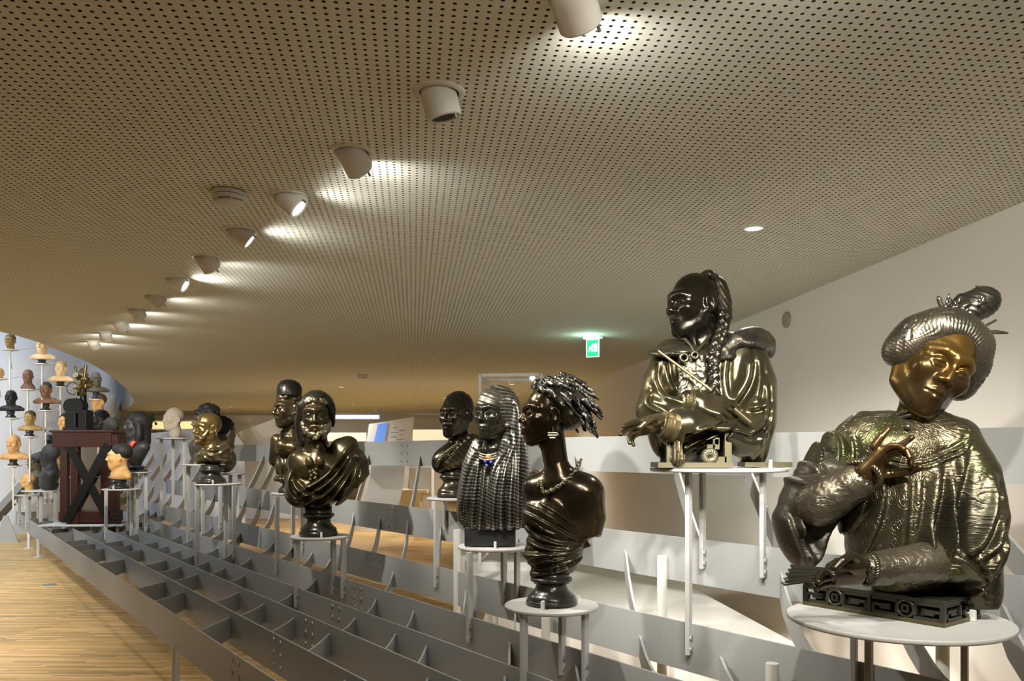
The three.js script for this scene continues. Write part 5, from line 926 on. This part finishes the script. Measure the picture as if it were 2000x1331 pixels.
{
  const K = [0.011, 0.0105, 0.01];
  cast('dark bust with thick curly hair behind the gilded bald one', 400, 824, 9.9, { yaw: -0.8, s: 1.1, skin: 'moss', hair: K, hairKind: 'curl', chest: 'deep', baseY: 906, metal: 0.7, gloss: 0.3, noSocle: true, sw: 0.9 });
  cast('small dark bust turned away at the right of the gilded one', 440, 846, 10.3, { yaw: 2.6, s: 1.05, skin: 'moss', hair: K, hairKind: 'curl', chest: 'deep', baseY: 924, metal: 0.5, gloss: 0.4, noSocle: true, sw: 0.7 });
  cast('pale grey plaster head on the tall stand', 338, 819, 12.2, { yaw: -0.7, s: 1.1, skin: 'plaster', chest: 'none', baseY: 856, gloss: 0.9, noSocle: true });
  const lh = cast('black bust with long hair and a red arm band on a black socle', 266, 832, 11.4, { yaw: -1.0, s: 1.12, skin: 'black', hair: K, hairKind: 'long', chest: 'deep', baseY: 921, sw: 0.75, sr: 0.12 });
  { const q = sub(W(263, 868, 11.28), lh.position.toArray()); part('arm_band', new THREE.CylinderGeometry(0.034, 0.036, 0.035, 16).rotateZ(1.0).translate(q[0], q[1], q[2] + 0.03), std([0.5, 0.05, 0.02], 0.6), lh, 'red band'); }
  cast('painted bust with tan face in profile and smooth dark hair cap', 232, 893, 10.8, { yaw: -1.25, s: 1.06, skin: 'tan', hair: K, chest: 'wide', sw: 0.75, baseY: 954, sr: 0.1, turn: 0.5 });
  cast('charcoal bust with tan face seen from behind, left of the machine', 96, 891, 13.0, { yaw: -1.75, s: 1.12, skin: 'char', hair: [0.04, 0.042, 0.043], chest: 'deep', baseY: 957, noSocle: true, sw: 1.1 });
  cast('grey bust half hidden behind the charcoal one', 70, 903, 13.9, { yaw: -1.2, s: 0.95, skin: 'moss', hair: [0.09, 0.09, 0.085], chest: 'deep', baseY: 966, noSocle: true, sw: 0.7 });
  cast('black glossy head behind the charcoal bust', 97, 864, 14.4, { s: 0.85, skin: 'black', chest: 'deep', baseY: 940, gloss: 0.25, yaw: 0.2 });
  cast('small orange cast low at the left edge of the frame', 54, 938, 13.4, { yaw: -0.9, s: 0.75, skin: 'tan', chest: 'none', baseY: 966, noSocle: true });
  cast('orange bust behind the stand of the machine, left of its leg', 120, 880, 13.6, { yaw: 0.1, s: 0.85, skin: 'tan', chest: 'wide', baseY: 925, noSocle: true, sw: 0.6 });
  cast('tan bust with black hair just left of the machine', 127, 825, 13.6, { yaw: -0.1, s: 0.9, skin: 'tan', hair: K, chest: 'wide', baseY: 880, sr: 0.1 });
  cast('black head in three-quarter view right of the machine', 193, 822, 12.6, { yaw: -0.7, s: 1.0, skin: 'black', hair: K, chest: 'round', baseY: 880, gloss: 0.35, noSocle: true });
  cast('bronze green head turned away behind the long-haired bust', 232, 826, 13.2, { yaw: 2.2, s: 0.95, skin: 'moss', chest: 'deep', baseY: 900, gloss: 0.4, noSocle: true, sw: 0.7 });
  cast('mossy dark head between the black head and the green one', 216, 836, 12.3, { yaw: -2.2, s: 0.95, skin: 'char', hair: [0.05, 0.045, 0.035], chest: 'deep', baseY: 900, noSocle: true, sw: 0.6 });
  // casts fixed to poles on the atrium wall
  const wallZ = px => 13.35 + Math.max(0, (px - 60)) * 0.008;
  const G = 'casts on poles along the grey atrium wall', pm = std([0.6, 0.59, 0.52], 0.5);
  [['topmost small head with dark hair on a white collar shelf', 19.5, 666, 'olive', 'none', 683, { hair: [0.16, 0.1, 0.04], s: 0.69 }], ['cream bust with its head hidden by the ceiling edge', 82, 676, 'pale', 'wide', 711, { s: 0.81 }], ['bright cream bust with short fair hair on the atrium wall', 118, 720, 'pale', 'wide', 756, { s: 0.79, hair: [0.45, 0.3, 0.13] }], ['dark brown bust without shoulders near the wall lettering', 54, 735, 'brown', 'round', 761, { s: 0.71, noSocle: true }], ['brown bust with a dark beard on a black socle', 89, 762, 'umber', 'wide', 802, { s: 0.81, hair: [0.05, 0.04, 0.035] }], ['black bust with broad shoulders high at the left edge', 21, 777, 'black', 'wide', 817, { s: 0.78 }], ['olive brown bust with curved cut chest', 58, 817, 'olive', 'wide', 853, { s: 0.74, hair: [0.08, 0.05, 0.025] }], ['broad orange bust with a moustache low at the left', 26, 867, 'tan', 'wide', 910, { s: 0.92 }], ['dark bust behind the top of the brass machine', 188, 741, 'moss', 'wide', 780, { s: 0.81, yaw: 0.7 }], ['tan bust looking left behind the brass machine', 192, 786, 'tan', 'wide', 826, { s: 0.92, yaw: -0.5, hair: [0.1, 0.06, 0.03] }], ['tan head cut by the left edge of the picture', -2, 730, 'tan', 'none', 740, { s: 0.63 }]].forEach(([label, px, py, skin, chest, by, o]) => {
    const z = wallZ(px), c = cast(label, px, py, z, { skin, chest, baseY: by, group: G, yaw: 0.12, sr: 0.062, ...o, ...(chest === 'none' ? { noSocle: true } : {}) });
    part('shelf_plate', cyl(0.085, 0.085, 0.012, 0, -0.012, 0, 24), pm, c);
    const top = c.position.y - 0.012, L = Math.min(top - 0.02, 0.55); part('pole', cyl(0.011, 0.011, L, 0, -0.012 - L, 0, 10), pm, c); part('stay', bar([0, -0.03, 0], [0.1, 0.05, -0.25], 0.006, 6), pm, c); part('stay', bar([0, -0.1, 0], [-0.1, -0.22, -0.2], 0.006, 6), pm, c);
  });
}
// ------------------------------------------------------------ measuring machine on its mahogany stand
{
  const z = 11.8, base = W(172, 1022, z), k = z * S / F, P = (px, py, dz = 0) => sub(W(px, py, z - dz / S), base);
  const mah = std([0.03, 0.0085, 0.005], 0.3), blk = new THREE.MeshPhysicalMaterial({ color: rgb(0.008, 0.008, 0.008), roughness: 0.35, specularIntensity: 0.4 }), brass = std([0.22, 0.17, 0.075], 0.38, 0.85);
  const t = thing('machine_stand', 'tall mahogany stand with crossed black braces on the steel frame', 'stand', base);
  for (const [a, b] of [[127, 0.0], [148, 0.24], [206, 0.02], [225, 0.24]]) { const p = P(a, 1018, b - 0.12); part('leg', rbox(0.075, 0.95, 0.075, 0.004, p[0], 0.49, p[2]), mah, t); part('foot', rbox(0.095, 0.11, 0.095, 0.004, p[0], 0.06, p[2]), mah, t); }
  part('top_frame', rbox(0.63, 0.16, 0.36, 0.006, 0.02, 0.91, 0), mah, t); part('top_board', rbox(0.68, 0.025, 0.4, 0.006, 0.02, 1.0, 0), mah, t); part('bottom_board', box(0.52, 0.12, 0.3, 0.05, 0.075, 0), mah, t);
  part('brace', beamBox([-0.14, 0.02, 0.185], [0.31, 0.86, 0.185], 0.085, 0.02), blk, t); part('brace', beamBox([0.32, 0.02, 0.162], [-0.13, 0.86, 0.162], 0.085, 0.02), blk, t);
  part('brace', beamBox([-0.22, 0.06, -0.12], [0.2, 0.82, -0.12], 0.06, 0.02), blk, t); part('cross_rail', box(0.5, 0.02, 0.03, 0.0, 0.5, -0.1), std([0.25, 0.24, 0.2], 0.5, 0.3), t);
  const m0 = [base[0] - 0.085, base[1] + 1.0125, base[2]], m = thing('measuring_machine', 'black and brass measuring machine with a spoked wheel on the mahogany stand', 'machine', m0), L = (px, py, dz = 0) => sub(W(px, py, z - dz / S), m0);
  part('base_plate', rbox(0.25, 0.03, 0.26, 0.004, 0.0, 0.015, 0), blk, m); part('housing', rbox(0.12, 0.17, 0.2, 0.008, -0.06, 0.115, 0), blk, m); part('housing', rbox(0.09, 0.19, 0.16, 0.006, 0.075, 0.125, 0.03), blk, m);
  for (const x of [-0.03, 0.03]) { const q = L(x < 0 ? 141 : 155, 794); part('drum', new THREE.CylinderGeometry(0.085, 0.085, 0.12, 28).rotateX(Math.PI / 2).translate(q[0], q[1], x), blk, m); }
  { const q = L(163, 842); part('column', mergeGeometries([cyl(0.035, 0.03, 0.36, q[0], 0.2, 0).toNonIndexed(), cyl(0.045, 0.045, 0.02, q[0], 0.2, 0).toNonIndexed()]), blk, m); }
  const wq = L(142, 759), w = part('spoked_wheel', new THREE.TorusGeometry(0.066, 0.006, 8, 32).translate(...wq), std([0.05, 0.045, 0.035], 0.4, 0.6), m); for (let i = 0; i < 4; i++) { const a = i * 0.785; part('spoke', bar([wq[0] - 0.064 * Math.cos(a), wq[1] - 0.064 * Math.sin(a), wq[2]], [wq[0] + 0.064 * Math.cos(a), wq[1] + 0.064 * Math.sin(a), wq[2]], 0.004, 6), boltMat, w); }
  seed = 31; const hub = L(163, 752); part('bracket', bar(wq, hub, 0.012, 10), brass, m); part('head_block', rbox(0.11, 0.13, 0.09, 0.012, hub[0], hub[1] + 0.02, 0), brass, m);
  for (let i = 0; i < 16; i++) { const px = rr(149, 178), py = rr(716, 772), q = L(px, py), r = rr(0.015, 0.036); part('brass_fitting', new THREE.CylinderGeometry(r, r * rr(0.6, 1), rr(0.02, 0.07), 14).rotateX(rr(0, 3)).rotateZ(rr(0, 3)).translate(q[0], q[1], rr(-0.05, 0.07)), brass, m); }
  for (let i = 0; i < 5; i++) { const q = L(rr(152, 176), rr(720, 765)); part('brass_ring', new THREE.TorusGeometry(rr(0.02, 0.036), 0.006, 8, 20).rotateY(rr(-1, 1)).translate(q[0], q[1], rr(0, 0.08)), brass, m); }
  part('spindle', bar(hub, L(168, 714), 0.016, 12), brass, m); part('crank', bar(L(150, 768, 0.05), L(146, 790, 0.05), 0.008, 8), brass, m);
  const sl = thing('support_slab', 'thin grey slab carrying the mahogany stand', 'slab', [base[0], base[1] - 0.016, base[2]]);
  part('plate', rbox(0.9, 0.016, 0.55, 0.003, 0.06, 0.008, 0), stoolMat, sl); for (const [x, q] of [[-0.3, 0.2], [0.42, 0.2], [-0.3, -0.2], [0.42, -0.2]]) part('leg', rbox(0.03, 0.24, 0.016, 0.002, x, -0.12, q), legMat, sl);
}
// small white pegs standing on the far left of the frame
for (const [px, py, h] of [[40, 990, 22], [52, 992, 30], [77, 988, 12], [90, 984, 20], [101, 984, 26], [30, 984, 16]]) {
  const p = W(px, py, 14.3), hh = h * 14.3 * S / F, t = thing('white_peg', `white peg at the far left of the frame, ${{ 22: 'second from the left edge', 30: 'tallest and thickest one', 12: 'shortest one', 20: 'beside the charcoal bust', 26: 'under the charcoal bust', 16: 'leftmost one' }[h]}`, 'peg', p, 'white pegs at the far end of the frame');
  part('shaft', cyl(0.02, 0.02, hh, 0, 0, 0, 14), postMat, t); part('foot', cyl(0.035, 0.03, 0.012, 0, 0, 0, 14), postMat, t);
}
{ const t = thing('ramp_rail', 'dark sloping rail rising from the left edge towards the atrium wall', 'rail'); part('rail', beamBox(W(-40, 1045, 14.0), W(47, 950, 14.4), 0.09, 0.16), std([0.16, 0.15, 0.13], 0.6), t); part('end_plate', (() => { const s = new THREE.Shape(); [[0, 0], [0.3, 0], [0.16, 0.36], [0.1, 0.36]].forEach((p, i) => i ? s.lineTo(...p) : s.moveTo(...p)); return new THREE.ExtrudeGeometry(s, { depth: 0.01, bevelEnabled: false }).translate(...W(-8, 1062, 14.0)); })(), steel, t); }
// ------------------------------------------------------------ ceiling and wall fittings
function detector(px, py, label) {
  const t = thing('smoke_detector', label, 'smoke detector', ceilPt(px, py), 'smoke detectors');
  part('base', lathe([[0, 0], [0.062, 0], [0.062, -0.012], [0.055, -0.016]], 36), fitMat, t); part('slot', cyl(0.047, 0.047, 0.016, 0, -0.03, 0, 30), gapMat, t); part('body', lathe([[0.056, -0.018], [0.058, -0.03], [0.05, -0.034], [0, -0.034]], 36), fitMat, t); part('cap', lathe([[0.05, -0.038], [0.05, -0.044], [0.036, -0.054], [0, -0.056]], 36), fitMat, t);
  for (let i = 0; i < 6; i++) { const a = i * 1.047; part('rib', box(0.006, 0.02, 0.006, 0.052 * Math.cos(a), -0.028, 0.052 * Math.sin(a)), fitMat, t); }
}
detector(446, 374, 'smoke detector on the ceiling beside the glowing spotlights'); detector(708, 733, 'small smoke detector on the ceiling above the bearded bust'); detector(735, 800, 'tiny smoke detector at the far end of the ceiling');
for (const [px, py, label] of [[1536, 625, 'round grey disc on the white wall beside the man with the pipe'], [1262, 735, 'small far round disc on the white wall left of the man with the pipe']]) {
  const u = (px - CX) / F, z = 2.9905 / (u + 0.105) - 0.02, t = thing('wall_vent', label, 'vent', W(px, py, z), 'round discs on the right wall'); t.rotation.y = -Math.PI / 2 + 0.105;
  part('cover', lathe([[0, 0.016], [0.04, 0.013], [0.05, 0.006], [0.05, -0.004]], 32).rotateX(Math.PI / 2), std([0.3, 0.29, 0.26], 0.6), t);
}
{ // lit exit sign hanging from the ceiling
  const p = ceilPt(1158, 658), t = thing('exit_sign', 'hanging green emergency exit sign with running figure', 'exit sign', p); t.rotation.y = -0.55;
  part('canopy', box(0.15, 0.018, 0.06, 0, -0.009, 0), new THREE.MeshStandardMaterial({ color: rgb(0.8, 0.8, 0.8), emissive: rgb(0.75, 1, 0.88), emissiveIntensity: 1.6 }), t);
  const c = document.createElement('canvas'); c.width = 128; c.height = 192; const g = c.getContext('2d'); g.fillStyle = '#e9fff4'; g.fillRect(0, 0, 128, 192); g.fillStyle = '#15915f'; g.fillRect(8, 8, 112, 176); g.fillStyle = '#f2fff8'; g.fillRect(76, 50, 32, 84); g.strokeStyle = '#f2fff8'; g.lineWidth = 11; g.lineCap = 'round';
  const ln = (...q) => { g.beginPath(); g.moveTo(q[0], q[1]); for (let i = 2; i < q.length; i += 2) g.lineTo(q[i], q[i + 1]); g.stroke(); }; g.beginPath(); g.arc(62, 56, 9, 0, 7); g.fill(); ln(56, 70, 48, 96); ln(56, 74, 72, 86); ln(54, 74, 36, 82, 30, 94); ln(48, 96, 64, 112, 58, 134); ln(48, 96, 38, 116, 22, 122);
  const tx = new THREE.CanvasTexture(c); tx.colorSpace = THREE.SRGBColorSpace;
  const face = new THREE.MeshStandardMaterial({ color: 0xffffff, map: tx, emissive: 0xffffff, emissiveMap: tx, emissiveIntensity: 1.4 });
  part('panel', box(0.12, 0.15, 0.008, 0, -0.095, 0), std([0.8, 0.9, 0.85], 0.3), t); const f1 = part('face', new THREE.PlaneGeometry(0.118, 0.148), face, t); f1.position.set(0, -0.095, 0.005); const f2 = part('face', new THREE.PlaneGeometry(0.118, 0.148), face, t); f2.position.set(0, -0.095, -0.005); f2.rotation.y = Math.PI;
  const l = new THREE.PointLight(rgb(0.6, 1, 0.8), 0.5); l.position.set(p[0] - 0.05, p[1] - 0.1, p[2] + 0.12); l.castShadow = true; l.name = 'sign_glow'; scene.add(l);
}
// ------------------------------------------------------------ glass showcase on the platform
{
  const z = 8.6, bs = W(1002, 1107, z), y0 = 0.35 * S, t = thing('glass_case', 'tall glass showcase with white frame on the low platform', 'showcase', [bs[0], y0, bs[2]]), fm = std([0.7, 0.7, 0.68], 0.45), gl = new THREE.MeshPhysicalMaterial({ color: 0xffffff, transmission: 1, roughness: 0.02, thickness: 0, ior: 1.5 });
  const w = 0.47, d = 0.45, h = W(0, 735, z)[1] - y0; t.rotation.y = -0.1;
  for (const [x, q] of [[-w / 2, d / 2], [w / 2, d / 2], [-w / 2, -d / 2], [w / 2, -d / 2]]) part('post', box(0.022, h, 0.022, x, h / 2, q), fm, t);
  for (const y of [0.05, h - 0.012]) { for (const q of [-d / 2, d / 2]) part('rail', box(w, 0.024, 0.022, 0, y, q), fm, t); for (const x of [-w / 2, w / 2]) part('rail', box(0.022, 0.024, d, x, y, 0), fm, t); }
  part('plinth', box(w + 0.02, 0.045, d + 0.02, 0, 0.0225, 0), fm, t); part('shelf_floor', box(w - 0.03, 0.012, d - 0.03, 0, 0.066, 0), std([0.3, 0.29, 0.27], 0.7), t);
  for (const q of [-d / 2, d / 2]) part('pane', box(w - 0.022, h - 0.08, 0.004, 0, h / 2 + 0.02, q), gl, t); for (const x of [-w / 2, w / 2]) part('pane', box(0.004, h - 0.08, d - 0.022, x, h / 2 + 0.02, 0), gl, t);
}
// ------------------------------------------------------------ furniture of the far hall
function panel(name, label, cat, pts, z, mat, th = 0.03) {     // a board with the given corners, standing at its distance
  const o = W(pts[0][0], pts[0][1], z), s = new THREE.Shape(); pts.forEach((p, i) => { const q = sub(W(p[0], p[1], z), o); i ? s.lineTo(q[0], q[1]) : s.moveTo(q[0], q[1]); }); s.closePath();
  const t = thing(name, label, cat, o); part('board', new THREE.ExtrudeGeometry(s, { depth: th, bevelEnabled: false }), mat, t); return t;
}
const white = std([0.72, 0.72, 0.72], 0.5), cool = std([0.42, 0.47, 0.56], 0.5), cream = std([0.75, 0.66, 0.45], 0.7);
panel('partition_wall', 'long low white partition in the far hall left of the capped woman', 'partition', [[455, 1013], [466, 846], [545, 817], [585, 822], [585, 1013]], 19, white, 0.1);
panel('slanted_board', 'slanted white board behind the gilded bust', 'display board', [[405, 1024.5], [412, 815], [446, 822], [482, 870], [482, 1024.5]], 17.5, std([0.5, 0.53, 0.58], 0.5), 0.1);
panel('partition_wall', 'pale grey partition behind the plaster head', 'partition', [[268, 1007], [272, 850], [380, 838], [400, 845], [400, 1007]], 20, std([0.5, 0.53, 0.6], 0.6), 0.1);
{ const t = panel('display_board', 'leaning white display board with a blue screen and fine print', 'display board', [[690, 1037.5], [722, 829], [809, 815], [790, 1037.5]], 16, white, 0.05);
  const o = t.position.toArray(), sc = new THREE.Shape(); [[729, 866], [738, 829], [757, 826], [750, 866]].forEach((p, i) => { const q = sub(W(p[0], p[1], 15.9), o); i ? sc.lineTo(q[0], q[1]) : sc.moveTo(q[0], q[1]); });
  part('screen', new THREE.ExtrudeGeometry(sc, { depth: 0.01, bevelEnabled: false }), new THREE.MeshStandardMaterial({ color: rgb(0.1, 0.2, 0.5), emissive: rgb(0.12, 0.28, 0.75), emissiveIntensity: 2.0 }), t).position.z = 0.046;
  for (let i = 0; i < 6; i++) { const q = sub(W(772 + (i % 2) * 14 - i * 0.8, 836 + i * 4.6, 15.92), o); part('print_line', box(0.06 + 0.03 * (i % 3), 0.008, 0.004, q[0], q[1], 0.06), std([0.15, 0.15, 0.15], 0.7), t); } }
{ // curved glossy sheet below the upper plate
  const n = 14, pos = [], idx = []; for (let i = 0; i <= n; i++) { const u = i / n, a = W(725 - 22 * u * u, 905 + 85 * u, 14.5 - 1.1 * u * u), b = W(790 - 12 * u * u, 905 + 85 * u, 14.5 - 1.1 * u * u); pos.push(...a, ...b); }
  for (let i = 0; i < n; i++) idx.push(2 * i, 2 * i + 2, 2 * i + 1, 2 * i + 1, 2 * i + 2, 2 * i + 3);
  const g = new THREE.BufferGeometry(); g.setAttribute('position', new THREE.Float32BufferAttribute(pos, 3)); g.setIndex(idx); g.computeVertexNormals();
  const t = thing('curved_screen', 'curved glossy white sheet seen below the upper plate', 'screen'); part('sheet', g, std([0.7, 0.72, 0.75], 0.15, 0, { side: THREE.DoubleSide }), t); const g2 = g.clone(); g2.translate(0, -0.01, -0.02); part('sheet_back', g2, std([0.5, 0.5, 0.5], 0.5, 0, { side: THREE.DoubleSide }), t);
}
panel('display_plinth', 'cream plinth right of the curved sheet', 'plinth', [[806, 1043], [806, 912], [848, 912], [848, 1043]], 15.5, white, 0.4);
panel('display_plinth', 'beige plinth behind the man with the necklace', 'plinth', [[842, 1033], [842, 918], [872, 918], [872, 1033]], 16.5, std([0.5, 0.44, 0.36], 0.7), 0.4);
{ const t = thing('low_table', 'low pale table in the far hall below the upper plate', 'table', W(802, 990, 15)); part('table_top', box(0.5, 0.04, 0.4, 0, 0.22, 0), cream, t); part('pedestal', box(0.3, 0.2, 0.25, 0, 0.1, 0), cream, t); }
// panels at the end of the hall; the warm ones glow in place of lit wall
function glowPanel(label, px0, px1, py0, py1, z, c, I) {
  const a = W(px0, py1, z), b = W(px1, py0, z), t = thing('glow_panel', label, 'light panel', [(a[0] + b[0]) / 2, a[1], a[2]]), w = b[0] - a[0], h = b[1] - a[1];
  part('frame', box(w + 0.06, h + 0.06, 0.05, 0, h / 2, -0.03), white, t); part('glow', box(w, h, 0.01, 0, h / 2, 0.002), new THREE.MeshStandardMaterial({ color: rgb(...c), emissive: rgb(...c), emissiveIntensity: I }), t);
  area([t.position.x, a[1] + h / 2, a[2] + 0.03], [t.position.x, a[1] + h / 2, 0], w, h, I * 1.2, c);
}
glowPanel('warm glowing panel for a lit stretch of wall between bearded bust and display board', 640, 715, 846, 862, 27.93, [1, 0.86, 0.55], 4);
glowPanel('warm glowing panel for the lit wall right of the display board', 806, 882, 840, 866, 27.93, [1, 0.86, 0.58], 2.6);
glowPanel('yellow glowing strip behind the plaster head', 293, 380, 824, 838, 25, [1, 0.82, 0.4], 2.6);
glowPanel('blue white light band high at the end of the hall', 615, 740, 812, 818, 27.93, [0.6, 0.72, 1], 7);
{ const p = W(291, 852, 22), t = thing('potted_plant', 'small green plant behind the long-haired bust', 'plant', p); seed = 8; const lm = std([0.05, 0.11, 0.03], 0.7), g = new THREE.SphereGeometry(0.05, 6, 4).scale(1, 0.35, 0.6); for (let i = 0; i < 26; i++) { const l = part('leaf', g, lm, t); l.position.set(rr(-0.1, 0.1), rr(0.1, 0.42), rr(-0.1, 0.1)); l.rotation.set(rr(-1, 1), rr(0, 6), rr(-1, 1)); } part('stem', cyl(0.015, 0.01, 0.3), std([0.12, 0.08, 0.04], 0.8), t); }
// brass floor socket in the boards
{ const z = F * 1.55 / (1143 - CY), t = thing('floor_socket', 'small round metal cover set in the oak floor', 'floor socket', [(97 - CX) / F * z * S, 0.0005, -z * S]); part('cover', cyl(0.06, 0.058, 0.003, 0, 0, 0, 24), std([0.3, 0.31, 0.32], 0.4, 0.7), t); }
renderer.render(scene, camera);
